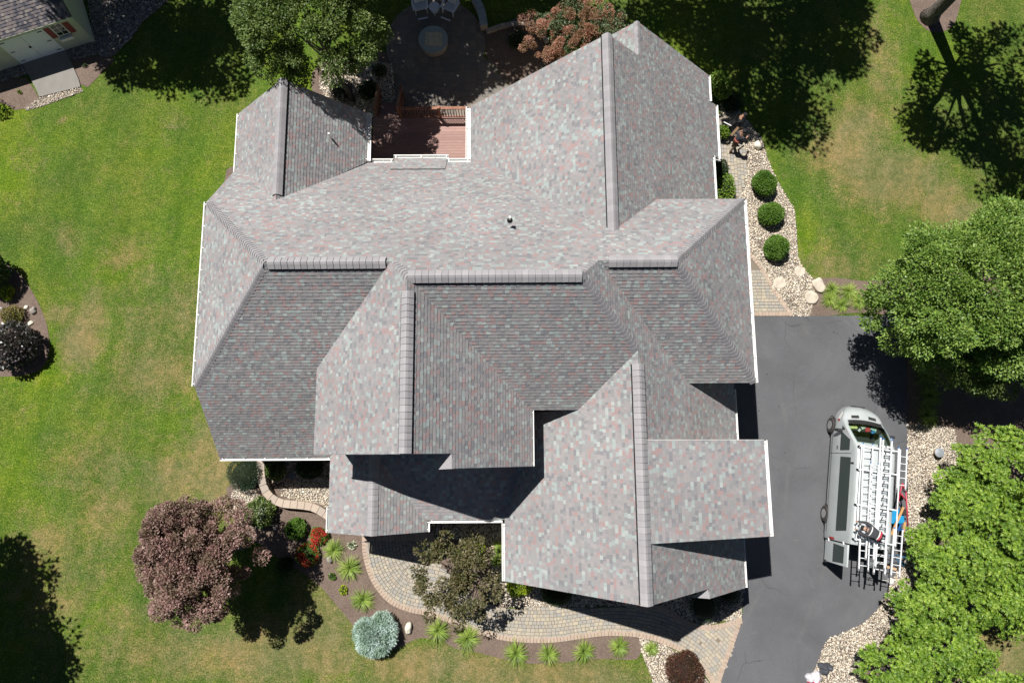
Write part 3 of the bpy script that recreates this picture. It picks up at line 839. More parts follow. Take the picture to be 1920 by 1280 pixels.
yr, zr = 6.494, 10.08; ze = 6.222; P_ = .9963; Pn = 1.0526
rs = (zr - ze) / P_; rn = (zr - ze) / Pn
xw, xe = -12.25, 9.67
zN = lambda y: zr - Pn * (y - yr)
zSf = lambda y: zr - P_ * (yr - y)
ym, zm, xml, xmr = 5.801, 10.81, -3.33, 2.45
xge_, zge = -7.33, 6.82; xme, zme = .88, 6.62
xg, zg = 4.67, 8.60; xgw = -.19; zgw = 3.75; xgE = 9.68; zgE = 3.60; yg0 = -5.20
zW = lambda x: zm - P_ * (xml - x)      # west gable, west slope
zE = lambda x: zm - P_ * (x - xml)      # west gable, east slope
zG = lambda x: zm - P_ * (x - xmr)      # garage east slope
zGw = lambda x: zg - P_ * (xg - x)
ysg = -.03
# main roof
W1 = (xw + rs, yr, zr); E1 = (xe - rs, yr, zr)
NW = (xw, yr + rn, ze); SW = (xw, yr - rs, ze); NE = (xe, yr + rn, ze); SE = (xe, yr - rs, ze)
pS = lambda x, y: (x, y, zSf(y)); pN = lambda x, y: (x, y, zN(y))
main = [
    [pS(xw, -.15), pS(-6.95, -.15), pS(-6.95, 3.0), pS(-6.95, yr), W1, SW],
    [pS(-6.95, 3.0), pS(-3.3, yr), pS(-6.95, yr)],
    [pS(3.0, yr), pS(3.0, 6.3), pS(xe - .1 - 2.6, 2.62), SE, E1],
    [W1, pN(-3.9, yr), pN(-3.9, 13.22), pN(xw, 13.22), NW],
    [pN(-3.9, yr), pN(-1.5, yr), pN(-1.5, 13.22), pN(-3.9, 13.22)],
    [pN(-1.5, yr), pN(3.6, yr), pN(3.6, 10.1), pN(.5, 13.22), pN(-1.5, 13.22)],
    [pN(3.6, yr), E1, NE, pN(3.6, yr + rn)],
    [pN(xml, ym), pN(xmr, ym), pN(xmr + .69, yr), pN(xml - .69, yr)],
    [SW, W1, NW], [SE, NE, E1],
]
roof('roof', main)
roof('roof', [   # front centre block
    [(xml, ysg, zm), (xml, ym, zm), (xml - .69, yr, zW(xml - .69)), (xge_, 3.22, zge), (xge_, ysg, zge)],
    [(xml, ysg, zm), (xme, ysg, zE(xme)), (xme, 1.6, zE(xme)), (xml, ym, zm)],
    [(-1.95, ysg, zE(-1.95)), (-1.9, -.53, zE(-1.9)), (xme, -.53, zE(xme)), (xme, ysg, zE(xme))],
    [(xml, ym, zm), (xmr, ym, zm), (xg, 3.58, zg), (2.69, 1.59, zm - P_*(ym-1.59)), (xme, 1.59, zm - P_*(ym-1.59))],
])
roof('roof', [   # garage wing
    [(xmr, ym, zm), (xmr + .69, yr, zG(xmr + .69)), (6.63, 3.0, zG(6.63)), (xg, 3.0, zg), (xg, 3.58, zg)],
    [(xg, yg0, zg), (xgE, yg0, zG(xgE)), (xgE, 3.0, zG(xgE)), (xg, 3.0, zg)],
    [(7.58, yg0, zG(7.58)), (7.62, -5.56, zG(7.62)), (xgE, -5.56, zG(xgE)), (xgE, yg0, zG(xgE))],
    [(xg, yg0, zg), (xg, 1.59, zg), (xgw, 1.59, zGw(xgw)), (xgw, yg0, zGw(xgw))],
    [(xg, 1.59, zg), (xg, 3.58, zg), (2.69, 1.59, zGw(2.69))],
])
# return hips at the two stepped rakes
def hipbit(a, b, c):
    m = MB(HB); a, b, c = [np.array(q, float) for q in (a, b, c)]; dn = np.array((0, 0, -.12))
    m.add([a, b, c, a+dn, b+dn, c+dn], [(0,1,2),(3,5,4),(0,3,4,1),(1,4,5,2),(2,5,3,0)])
    m.build('roof_return', M['cap'], house)
hipbit((-1.95, ysg, zE(-1.95)), (-1.88, -.54, zE(-1.9)), (-2.42, -.57, zE(-1.9) - .35))
hipbit((7.56, yg0, zG(7.58)), (7.64, -5.57, zG(7.62)), (7.02, -5.57, zG(7.62) - .3))
# shed dormer over the garage doors
xd0, zd0, xd1, zd1 = 4.86, 8.46, 9.74, 6.59
roof('roof', [[(xd0, -3.17, zd0), (xd1, -3.17, zd1), (xd1, .39, zd1), (xd0, .39, zd0)]])
# porch
pe = 3.5; py0 = float(G(872, 974, 3.6)[1]); pyN = .3
pwx, pex, prx, prz = float(G(617, 930, pe)[0]), float(G(800, 985, pe)[0]), float(G(699, 930, 4.85)[0]), 4.85
pyS = float(G(617, 998, pe)[1]); 
zp = lambda y: 3.6 + .42 * (y - py0)
roof('roof', [
    [(pwx, pyS, pe), (prx, pyS, prz), (prx, pyN, prz), (pwx, pyN, pe)],
    [(prx, pyS, prz), (pex, pyS, pe), (pex, pyN, pe), (prx, pyN, prz)],
    [(pex - .0, py0, 3.6), (xgw + .02, py0, 3.6), (xgw + 1.2, pyN, zp(pyN)), (prx, pyN, zp(pyN)), (prx, py0 + .9, zp(py0 + .9))],
])
# north-east gable
xq, zq, zqe = 3.97, 8.36, 2.68; yqn, yqn2 = 16.15, 17.7; qw, qe = xq - (zq - zqe), xq + (zq - zqe)
zQe = lambda x: zq - (x - xq); x2 = 5.47
roof('roof', [
    [(xq, 7.6, zq), (xq, yqn, zq), (qw, yqn, zqe), (qw, 13.1, zqe)],
    [(xq, 9.7, zq), (qe, 9.7, zQe(qe)), (qe, yqn, zQe(qe)), (xq, yqn, zq)],
    [(xq, 7.6, zq), (6.2, 9.7, zQe(6.2)), (xq, 9.7, zq)],
    [(x2, yqn, zQe(x2)), (qe, yqn, zQe(qe)), (qe, yqn2, zQe(qe)), (x2, yqn2, zQe(x2))],
    [(x2, yqn - .5, zQe(x2)), (x2, yqn2, zQe(x2)), (x2 - 1.25, yqn2, zQe(x2) - 1.25), (x2 - 1.25, yqn - .5, zQe(x2) - 1.25)],
])
zj = 2.3; ja, jb = float(G(1350, 197, zj)[1]), float(G(1357, 298, zj)[1]); xj = qe + .38
roof('roof', [[(qe - .02, ja, zQe(qe)), (xj, ja, zQe(xj)), (xj, jb, zQe(xj)), (qe - .02, jb, zQe(qe))]])
# north-west gable
xv, zv, zve, yvn = -9.47, 6.13, 3.16, 15.6; vw, ve = xv - (zv - zve), xv + (zv - zve)
roof('roof', [
    [(xv, 10.15, zv), (xv, yvn, zv), (vw, yvn, zve), (vw, 12.55, zve)],
    [(xv, 10.15, zv), (ve, 13.15, zve), (ve, yvn, zve), (xv, yvn, zv)]])
# little eave bump above the deck door
ba, bb = float(G(738, 300, 2.9)[0]), float(G(838, 300, 2.9)[0])
up_ = lambda p, d=.06: (p[0], p[1], p[2] + d)
roof('roof', [[up_(pN(ba, 12.6)), up_(pN(bb, 12.6)), up_(pN(bb, 13.58)), up_(pN(ba, 13.58))]])

# ridge caps
ridge((W1[0] + .1, yr, zr), (xml - .9, yr, zr), .42)
ridge((xml + .0, ym, zm), (xmr + .0, ym, zm), .44)
ridge((xmr + 1.05, yr, zr), (E1[0] + .05, yr, zr), .42)
ridge((xml, 5.3, zm), (xml, ysg + .03, zm), .42)
ridge((xg, 3.1, zg), (xg, yg0 + .02, zg), .44)
ridge((xq, 8.0, zq), (xq, yqn, zq), .42)
ridge((xv, 10.5, zv), (xv, yvn, zv), .42)
ridge((prx, pyN - .1, prz), (prx, pyS + .02, prz), .42)
ridge((x2, yqn + .05, zQe(x2)), (x2, yqn2, zQe(x2)), 0.26, vent=False, lift=.0)
for a, b in ((SW, W1), (NW, W1), (NE, E1), (SE, E1), ((xml - .69, yr, zr), (xml, ym, zm)), ((xmr + .69, yr, zr), (xmr, ym, zm)), ((xg, 3.58, zg), (xmr, ym, zm))):
    ridge(a, b, .34, vent=False, name='hip_cap', lift=.014, slope=.62, step=.17)
ridge((xml - .69, yr, zr), (W1[0] + 3, yr, zr), .3, vent=False, lift=.0) if False else None
# gutters
gutter((xw, SW[1], ze), (xw, NW[1], ze), (-1, 0)); gutter((xe, SE[1], ze), (xe, NE[1], ze), (1, 0))
gutter((xw, -.15, zSf(-.15)), (pwx, -.15, zSf(-.15)), (0, -1))
gutter((xgw, yg0, zgw), (xgw, py0 - .13, zgw), (-1, 0)); gutter((pex + .12, py0, 3.6), (xgw - .1, py0, 3.6), (0, -1)); gutter((pex, pyS, pe), (pex, py0, pe), (1, 0)); gutter((pwx, pyS, pe), (pwx, -2.2, pe), (-1, 0), .09)
gutter((xgE, -5.56, zG(xgE)), (xgE, 2.6, zG(xgE)), (1, 0), .09)
gutter((xd1, -3.17, zd1), (xd1, .39, zd1), (1, 0))
gutter((xme, -.53, zme), (xme, 1.59, zme), (1, 0), .08)
gutter((vw, 12.6, zve), (vw, yvn, zve), (-1, 0), .1); gutter((ve, 13.25, zve), (ve, yvn, zve), (1, 0), .22)
gutter((qw, 13.25, zqe), (qw, yqn, zqe), (-1, 0), .22)
zde = zN(13.22)
gutter((ve, 13.22, zde), (ba, 13.22, zde), (0, 1), .2); gutter((bb, 13.22, zde), (qw, 13.22, zde), (0, 1), .2); gutter((ba - .05, 13.58, zN(13.58)), (bb + .05, 13.58, zN(13.58)), (0, 1), .2)
gutter((qe, 9.75, zqe), (qe, jb, zqe), (1, 0), .1); gutter((qe, ja, zqe), (qe, yqn2, zqe), (1, 0), .1); gutter((xj, jb, zQe(xj)), (xj, ja, zQe(xj)), (1, 0), .12)
gutter((qe, jb, zQe(qe) - .1), (xj + .1, jb, zQe(xj)), (0, -1), .1)
# rake boards
for a, b, o_ in (((xml, ysg, zm), (xge_, ysg, zge), (0,-1)), ((xml, ysg, zm), (xme, ysg, zme), (0,-1)), ((xg, yg0, zg), (xgw, yg0, zgw), (0,-1)), ((xg, yg0, zg), (xgE, yg0, zG(xgE)), (0,-1)),
                 ((7.62, -5.56, zG(7.62)), (xgE, -5.56, zG(xgE)), (0,-1)), ((-1.9, -.53, zE(-1.9)), (xme, -.53, zme), (0,-1)),
                 ((xq, yqn, zq), (qw, yqn, zqe), (0,1)), ((xq, yqn, zq), (x2, yqn, zQe(x2)), (0,1)), ((x2, yqn2, zQe(x2)), (qe, yqn2, zqe), (0,1)), ((x2, yqn2, zQe(x2)), (x2-1.25, yqn2, zQe(x2)-1.25), (0,1)),
                 ((xv, yvn, zv), (vw, yvn, zve), (0,1)), ((xv, yvn, zv), (ve, yvn, zve), (0,1)),
                 ((xw, SW[1], ze), (xw, -.15, zSf(-.15)), (-1,0)), ((xw, NW[1], ze), (xw, 12.6, zN(12.6)), (-1,0)),
                 ((xd0, -3.17, zd0), (xd1, -3.17, zd1), (0,-1)), ((xd0, .39, zd0), (xd1, .39, zd1), (0,1)),
                 ((prx, pyS, prz), (pwx, pyS, pe), (0,-1)), ((prx, pyS, prz), (pex, pyS, pe), (0,-1))):
    rake(a, b, o_)
# walls
def wallpoly(p, name='wall', mat='siding', th=.12):
    """vertical wall slab from a planar polygon"""
    P = np.array(p, float); n = np.cross(P[1]-P[0], P[2]-P[0]); n /= np.linalg.norm(n)
    P = P + n*th/2; m = MB(HB); k = len(P); Q = P - n*th
    m.add(list(P)+list(Q), [tuple(range(k)), tuple(range(k, 2*k))[::-1]] + [(i, k+i, k+(i+1)%k, (i+1)%k) for i in range(k)])
    return m.build(name, M[mat], house)
o_ = .32
# west, east, north and south faces
wx, ex = xw + o_, xe - o_
wallpoly([(wx, .2, 0), (wx, 12.9, 0), (wx, 12.9, zN(12.9)-.2), (wx, NW[1]-.1, ze-.1), (wx, SW[1]+.1, ze-.1), (wx, .2, zSf(.2)-.2)])
wallpoly([(wx, .2, 0), (wx, .2, zSf(.2)-.2), (-6.9, .2, zSf(.2)-.2), (-6.9, .2, 0)])
wallpoly([(ex, 2.95, 0), (ex, 2.95, ze-.1), (ex, 9.85, ze-.1), (ex, 9.85, 0)])
wallpoly([(6.0, 2.95, 3), (6.0, 2.95, ze-.1), (ex, 2.95, ze-.1), (ex, 2.95, 3)])
wallpoly([(4, 9.85, 2), (ex, 9.85, 2), (ex, 9.85, ze-.1), (4, 9.85, ze-.1)])
wallpoly([(xge_+.3, .25, 3.2), (xge_+.3, .25, zge-.05), (xml, .25, zm-.2), (xme-.35, .25, zme-.0), (xme-.35, .25, 3.2)])
wallpoly([(xme-.35, .25, 3.2), (xme-.35, .25, zme), (xme-.35, 1.9, zme), (xme-.35, 1.9, 3.2)])
wallpoly([(xme-.35, 1.9, 3.4), (xme-.35, 1.9, zme), (3.0, 1.9, zme), (3.0, 1.9, 3.4)])
wallpoly([(xge_+.3, .25, 3.2), (xge_+.3, 3.3, 3.2), (xge_+.3, 3.3, zge-.1), (xge_+.3, .25, zge-.1)])
wallpoly([(-6.9, .2, 0), (-6.9, .2, 4), (xgw+.3, .2, 4), (xgw+.3, .2, 0)])
gx0, gx1, gy0 = xgw + .3, xgE - .3, yg0 + .35
wallpoly([(gx0, gy0, 0), (gx0, gy0, zgw-.0), (xg, gy0, zg-.3), (gx1, gy0, zG(gx1)-.15), (gx1, gy0, 0)])
wallpoly([(gx0, .2, 0), (gx0, .2, zgw), (gx0, gy0, zgw), (gx0, gy0, 0)])
wallpoly([(gx1, gy0, 0), (gx1, gy0, zgE-.0), (gx1, 3.0, zgE-.0), (gx1, 3.0, 0)])
wallpoly([(gx1, -3.0, 3.4), (gx1, -3.0, zd1), (gx1, .25, zd1), (gx1, .25, 3.4)])
for yy in (-3.0, .25):
    wallpoly([(xd0+.15, yy, zG(xd0)-.3), (gx1, yy, zG(gx1)-.3), (gx1, yy, zd1), (xd0+.15, yy, zd0-.12)])
wallpoly([(vw+o_, yvn-.3, 0), (ve-o_, yvn-.3, 0), (ve-o_, yvn-.3, zve), (xv, yvn-.3, zv-.3), (vw+o_, yvn-.3, zve)])
wallpoly([(vw+o_, 12.4, 0), (vw+o_, yvn-.3, 0), (vw+o_, yvn-.3, zve), (vw+o_, 12.4, zve)])
wallpoly([(ve-.28, yvn-.3, 0), (ve-.28, 12.9, 0), (ve-.28, 12.9, zve), (ve-.28, yvn-.3, zve)])
wallpoly([(ve-.3, 12.95, 0), (qw+.3, 12.95, 0), (qw+.3, 12.95, zde), (ve-.3, 12.95, zde)])
wallpoly([(qw+.3, 12.9, 0), (qw+.3, yqn-.3, 0), (qw+.3, yqn-.3, zqe), (qw+.3, 12.9, zqe)])
wallpoly([(qw+.3, yqn-.3, 0), (xq+.9, yqn-.3, 0), (xq+.9, yqn-.3, zq-1.2), (xq, yqn-.3, zq-.3), (qw+.3, yqn-.3, zqe)])
wallpoly([(x2-.95, yqn-.3, 0), (x2-.95, yqn2-.3, 0), (x2-.95, yqn2-.3, 5.8), (x2-.95, yqn-.3, 5.8)])
wallpoly([(x2-.95, yqn2-.3, 0), (qe-o_, yqn2-.3, 0), (qe-o_, yqn2-.3, zqe), (x2, yqn2-.3, zQe(x2)-.3), (x2-.95, yqn2-.3, 5.8)])
wallpoly([(qe-o_, yqn2-.3, 0), (qe-o_, 9.85, 0), (qe-o_, 9.85, zqe), (qe-o_, yqn2-.3, zqe)])
wallpoly([(xj-.25, ja-.2, 0), (xj-.25, jb+.2, 0), (xj-.25, jb+.2, zj-.1), (xj-.25, ja-.2, zj-.1)])
wallpoly([(xj-.25, ja-.2, 0), (xj-.25, ja-.2, zj), (qe-o_, ja-.2, zj), (qe-o_, ja-.2, 0)]); wallpoly([(xj-.25, jb+.2, 0), (qe-o_, jb+.2, 0), (qe-o_, jb+.2, zj), (xj-.25, jb+.2, zj)])
# garage doors, windows, front door, porch post
def opening(kind, x, y0, y1, z0, z1, out):
    """panel on a wall facing +x/-x (out=(1,0)..) or y"""
    f = MB(HB); x = x + .062 * (out[0] + out[1])
    if out[0]:
        s = out[0]; A = lambda t, z, d: (x + s*d, y0 + (y1-y0)*t, z)
    else:
        s = out[1]; A = lambda t, z, d: (y0 + (y1-y0)*t, x + s*d, z)
    def slab(t0, t1, a, b, d0, d1, mm, B):
        q = [A(t0,a,d0),A(t1,a,d0),A(t1,b,d0),A(t0,b,d0),A(t0,a,d1),A(t1,a,d1),A(t1,b,d1),A(t0,b,d1)]
        B.add(q, [(0,3,2,1),(4,5,6,7),(0,1,5,4),(1,2,6,5),(2,3,7,6),(3,0,4,7)], mm)
    if kind == 'garage_door':
        for k in range(4):
            h = (z1-z0)/4; slab(0, 1, z0+k*h+.012, z0+(k+1)*h-.012, 0, .045, 0, f)
            for c in range(6): slab(c/6+.02, (c+1)/6-.02, z0+k*h+.1, z0+(k+1)*h-.1, .045, .058, 0, f)
        return f.build(kind, M['white'], house)
    w = .07/abs(y1-y0); hh = .07
    slab(0, 1, z0, z0+hh, 0, .05, 0, f); slab(0, 1, z1-hh, z1, 0, .05, 0, f); slab(0, w, z0+hh, z1-hh, 0, .05, 0, f); slab(1-w, 1, z0+hh, z1-hh, 0, .05, 0, f)
    slab(w, 1-w, (z0+z1)/2-.02, (z0+z1)/2+.02, .0, .04, 0, f)
    fr = f.build('window' if kind == 'window' else kind, M['white'], house)
    g = MB(HB); slab(w, 1-w, z0+hh, z1-hh, 0, .02, 0, g); g.build('pane', M['glass'] if 'glass' in M else M['dark'], fr)
    return fr
m = NT('glass', .05, .6); m.col((.02,.025,.03)); M['glass'] = m.mat
for a, b in ((-4.6, -2.0), (-1.4, 1.2)): opening('garage_door', gx1+.002, a, b, .03, 2.3, (1, 0))
for a, b in ((-2.4, -1.6), (-1.2, -.4)): opening('window', gx1+.002, a, b, 4.4, 5.7, (1, 0))
for a, b in ((3.6, 4.8), (6.2, 7.4), (8.2, 9.2)): opening('window', ex+.002, a, b, 3.8, 5.2, (1, 0))
for a, b in ((3.4, 4.6), (6, 7.2), (8.6, 9.8)): opening('window', wx-.002, a, b, 1.0, 2.4, (-1, 0)); opening('window', wx-.002, a, b, 3.9, 5.2, (-1, 0))
for a, b in ((-11.2, -9.8), (-9.0, -7.6)): opening('window', .2-.002, a, b, .9, 2.4, (0, -1))
for a, b in ((1.0, 2.4), (6.0, 7.4)): opening('window', gy0-.002, a, b, 1.0, 2.4, (0, -1))
opening('window', .25-.002, -4.2, -2.4, 6.2, 7.8, (0, -1))
opening('patio_door', 12.95+.002, -5.4, -3.2, .95, 2.7, (0, 1))
for a in (11.2, 13.6, 15.4): opening('window', qe-o_+.002, a, a+1.1, .9, 2.1, (1, 0))
d_ = MB(HB); d_.box((-4.6, .06, .3), (-3.6, .135, 2.4)); d_.build('front_door', M['cedar'], house)
for p in ((pwx+.3, pyS+.3), (pex-.35, pyS+.3)):
    c = MB(HB); c.box((p[0]-.11, p[1]-.11, .3), (p[0]+.11, p[1]+.11, pe)); c.box((p[0]-.15, p[1]-.15, .3), (p[0]+.15, p[1]+.15, .55)); c.build('porch_post', M['white'], house, bevel=.01)
# vents
def vent(px, py, z, h, label=None):
    b = G(px, py, z); m = MB(HB)
    m.lathe([(.11, -.08), (.07, .06), (.05, .08)], b, 14, 1); m.lathe([(.045, 0), (.045, h), (.035, h+.01)], b, 14, 0)
    m.build('vent_pipe', [M['white'], M['dark']], house, smooth=False)
vent(623, 262, 4.25, .62); vent(956, 412, 8.55, .3)
dsp = MB(HB); q = G(1356, 300, 1.6); dsp.tube([(xj+.06, jb-.02, 2.1), (xj+.02, jb+.1, 1.9), (xj-.15, jb+.18, 1.6), (xj-.17, jb+.18, .1)], .045, 8); dsp.build('wall_tube', M['white'], house)  # white downspout at the side eave
dsp = MB(HB); dsp.tube([(-5.0, .14, 5.2), (-5.0, .14, 4.3)], .05, 8); dsp.build('wall_tube', M['dark'], house)  # short dark upright tube on the front gable wall
# ------------------------------------------------------------------ deck
dz = .95
dk = empty('deck', G(788, 255, 0), 'red brown plank deck tucked between the two rear gables with a railing', 'deck')
off = tuple(dk.location)
dx0, dx1 = ve - .28 + .12, qw + .3 - .02
dyN = float(G(800, 219, dz)[1]); dyS = 12.95 + .01
m = MB(off); y = dyS + .02
while y < dyN - .05:
    m.box((dx0, y, dz - .03), (dx1, y + .137, dz)); y += .145
m.build('floor_boards', M['deck'], dk)
m = MB(off); m.box((dx0, dyN - .01, dz - .26), (dx1, dyN + .03, dz - .005)); m.build('rim_board', M['cedar'], dk)
rx0 = float(G(745, 197, dz + 1)[0]); rx1 = float(G(905, 197, dz + 1)[0]); ry = dyN - .06
m = MB(off); m.box((rx0, ry - .07, dz + .96), (rx1, ry + .07, dz + 1.0)); m.box((rx0, ry - .02, dz + .86), (rx1, ry + .02, dz + .94)); m.box((rx0, ry - .02, dz + .08), (rx1, ry + .02, dz + .14)); m.build('railing', M['cedar'], dk)
x = rx0 + .1
while x < rx1:
    m = MB(off); m.box((x, ry - .018, dz + .13), (x + .036, ry + .018, dz + .87)); m.build('baluster', M['cedar'], dk); x += .135
for x in (rx0, float(G(822, 197, dz + 1)[0]), rx1 - .1):
    m = MB(off); m.box((x - .05, ry - .05, .0), (x + .05, ry + .05, dz + 1.05)); m.box((x - .075, ry - .075, dz + 1.05), (x + .075, ry + .075, dz + 1.08)); m.build('railing_post', M['cedar'], dk, bevel=.008)
# steps running north with their two sloping rails
sx0, sx1 = dx0 + .25, rx0 - .08
for k in range(5):
    m = MB(off); z = dz - .19 * (k + 1); yk = dyN + .03 + k * .29
    m.box((sx0, yk, z - .03), (sx1, yk + .285, z)); m.build('stair_tread', M['deck'], dk)
for x in (sx0 - .06, sx1 + .06):
    m = MB(off); m.bar((x, dyN, dz - .12), (x, dyN + 1.5, -.02), .05, .28); m.build('stringer', M['cedar'], dk)
    m = MB(off); m.bar((x, ry, dz + .95), (x, dyN + 1.5, .98), .12, .045); m.bar((x, ry, dz + .15), (x, dyN + 1.5, .2), .04, .06)
    for k in range(9):
        t = (k + .5) / 9; m.box((x - .018, ry + (dyN + 1.5 - ry) * t - .018, dz * (1 - t) + .15), (x + .018, ry + (dyN + 1.5 - ry) * t + .018, dz * (1 - t) + .95 - 0 * t))
    m.box((x - .05, dyN + 1.5, 0), (x + .05, dyN + 1.6, 1.15)); m.build('stair_rail', M['cedar'], dk)
m = MB(off)
for x in (dx0 + .2, dx1 - .2): m.box((x - .06, dyN - .2, 0), (x + .06, dyN - .08, dz - .2))
m.build('post', M['cedar'], dk)

# ------------------------------------------------------------------ patio things
b = G(814, 84, 0); fp = empty('fire_pit', b, 'round stone fire pit with a square lid in the middle of the patio', 'fire pit')
m = MB(b); r1 = .72
for lv in range(3):
    for k in range(16):
        a0 = 2*math.pi*(k + .5*(lv % 2))/16 + .012; a1 = 2*math.pi*(k+1 + .5*(lv % 2))/16 - .012; z0, z1 = .04 + lv*.13, .04 + lv*.13 + .122
        q = [(b[0]+r*_c(a), b[1]+r*_s(a)) for r, a in ((.48, a0), (r1, a0), (r1, (a0+a1)/2), (r1, a1), (.48, a1))]
        m.prism(q, z0, z1)
m.build('stone_ring', M['wallstone'], fp)
m = MB(b); q = [(.42, .43), (.76, .43), (.76, .48), (.42, .48)]; m.lathe([(.40, .431), (.76, .431), (.76, .485), (.40, .486)], (b[0], b[1], 0), 40); m.build('cap_stone', plain('bluestone', (.32, .37, .36), .8), fp)
m = MB(b); m.box((b[0]-.42, b[1]-.36, .487), (b[0]+.46, b[1]+.38, .53)); m.build('lid', plain('lid_tan', (.50, .46, .32), .6, var=.25, scale=4), fp, bevel=.01)

chair_m = plain('resin_white', (.62, .66, .72), .5, var=.05)
def adirondack(px, py, rz, label):
    b = G(px, py, 0); root = empty('adirondack_chair', b, label, 'chair', 'adirondack chairs at the top of the patio', rz)
    def part(name, fn):
        m = MB(); fn(m); m.build(name, chair_m, root, bevel=.006, seg=1)
    for k in range(5): part('seat_slat', lambda m, k=k: m.bar((-.27, -.26 + k*.1, .36 - k*.025 + .02), (.27, -.26 + k*.1, .36 - k*.025 + .02), .085, .022))
    for k in range(7):
        a = (k - 3) / 3; part('back_slat', lambda m, a=a: m.bar((a*.20, .22, .24), (a*.33, .62, .98 - .12*a*a), .075, .02, up=(0, 1, .5)))
    for s in (-1, 1):
        part('armrest', lambda m, s=s: (m.bar((s*.34, -.36, .53), (s*.37, .05, .54), .13, .024), m.bar((s*.37, .05, .54), (s*.31, .5, .55), .1, .024)))
        part('leg', lambda m, s=s: m.bar((s*.30, -.30, .02), (s*.30, -.28, .52), .03, .1, up=(0, 1, 0)))
        part('leg', lambda m, s=s: m.bar((s*.27, .62, .02), (s*.27, -.3, .36), .03, .1))
    part('footrest', lambda m: m.bar((-.27, -.62, .12), (.27, -.62, .12), .09, .022))
    return root
adirondack(789, 18, .22, 'pale adirondack chair left of the little round table on the patio')
adirondack(845, 20, -.42, 'pale adirondack chair right of the little round table on the patio')
b = G(816, 24, 0); t = empty('side_table', b, 'small round pale side table between the two patio chairs', 'table')
m = MB(b); m.lathe([(.27, .47), (.28, .48), (.28, .5), (.26, .505)], (b[0], b[1], 0), 28); m.build('table_top', chair_m, t)
m = MB(b); m.lathe([(.19, .18), (.19, .2)], (b[0], b[1], 0), 24); m.build('shelf', chair_m, t)
for k in range(3):
    a = k * 2.09 + .5; m = MB(b); m.bar(b + np.array([.16*_c(a), .16*_s(a), .47]), b + np.array([.24*_c(a), .24*_s(a), .02]), .035, .035); m.build('leg', chair_m, t)
# curved seat wall and curb by the patio
def lowwall(name, px, h, w, label, cat, mat='wallstone', step=.32, capc=None):
    c = smooth_curve(GL(px), 6); b = c[0]; root = empty(name, b, label, cat)
    C = [p for p in c]; m = MB(b)
    nl = max(1, int(h / .14))
    for l_ in range(nl): m = borderstones('x', C, w * .9, -w*.45, .0 + l_ * h / nl, h / nl - .004, None, step * 1.1, m=m)
    m.build('stone_course', M[mat], root)
    m = MB(b); m = borderstones('x', C, w, -w/2, h, .06, None, step, m=m); m.build('cap_stone', capc or M[mat], root)
    return root
lowwall('retaining_wall', [(497, 842), (495, 870), (497, 898), (508, 925), (532, 941), (566, 945), (594, 950), (624, 968)], .42, .36, 'curved tan block retaining wall around the gravel bed under the left front eave', 'wall')
lowwall('seat_wall', [(884, -14), (893, 8), (903, 30), (908, 58)], .42, .4, 'low curved grey stone seat wall at the right edge of the patio', 'wall', capc=plain('grey_cap', (.30, .34, .36), .85))
lowwall('curb_wall', [(912, 62), (945, 51), (985, 48), (1012, 62), (1026, 82)], .12, .24, 'thin curved paver curb around the dark bed right of the patio', 'curb', step=.25)
# porch step
ps = empty('porch_step', G(740, 1002, 0), 'tan coping step along the open side of the front porch', 'step')
o2 = tuple(ps.location); ya = float(G(740, 1012, .3)[1]); xa, xb = float(G(679, 1005, .3)[0]), float(G(808, 1005, .3)[0])
m = MB(o2); m.box((xa, ya + .0, 0), (xb, .1, .24)); m.build('porch_floor', M['concrete'], ps)
m = MB(o2); x = xa
while x < xb:
    m.box((x + .004, ya - .03, .242), (x + .296, ya + .33, .3)); x += .3
m.build('coping', M['border'], ps, bevel=.008)

# ------------------------------------------------------------------ shed
c0 = G(176, 76, 0); c1 = G(0, 132, 0); fd = (c1 - c0)[:2]; fd /= np.linalg.norm(fd)       # along the front, leftwards
bd = np.array([fd[1], -fd[0]]);  bd = bd if bd[1] > 0 else -bd                            # to the back
shed = empty('garden_shed', c0, 'small sage green vinyl sided shed with white double doors in the top left corner', 'shed')
def SP(u, v, z): return (c0[0] + fd[0]*u + bd[0]*v, c0[1] + fd[1]*u + bd[1]*v, z)
LW, DP, HW, HR = 7.2, 3.7, 2.25, 3.9
def slabp(m, pts, n, th, mm=0):
    P = np.array(pts, float); Q = P + np.array(n) * th; k = len(P)
    m.add(list(P)+list(Q), [tuple(range(k))[::-1], tuple(range(k, 2*k))] + [(i, (i+1) % k, k+(i+1) % k, k+i) for i in range(k)], mm)
m = MB(c0); slabp(m, [SP(0,0,.05), SP(LW,0,.05), SP(LW,0,HW), SP(0,0,HW)], (*(-bd), 0), .08)
slabp(m, [SP(LW,DP,.05), SP(0,DP,.05), SP(0,DP,HW), SP(LW,DP,HW)], (*bd, 0), .05); m.build('wall', M['shed_siding'], shed)
for u_, s in ((0, -1), (LW, 1)):
    m = MB(c0); slabp(m, [SP(u_,-.08,.05), SP(u_,DP,.05), SP(u_,DP,HW), SP(u_,DP/2,HR-.1), SP(u_,-.08,HW)], (*(fd*s), 0), .06); m.build('gable_wall', M['shed_siding'], shed)
m = MB(c0)
for u_ in (-.07, -.02): m.bar(SP(u_+.02,-.1,.05), SP(u_+.02,-.1,HW), .09, .03, up=(*bd, 0))
m.build('corner_board', M['shed_siding'], shed)
sl_ = (HR - HW) / (DP/2)
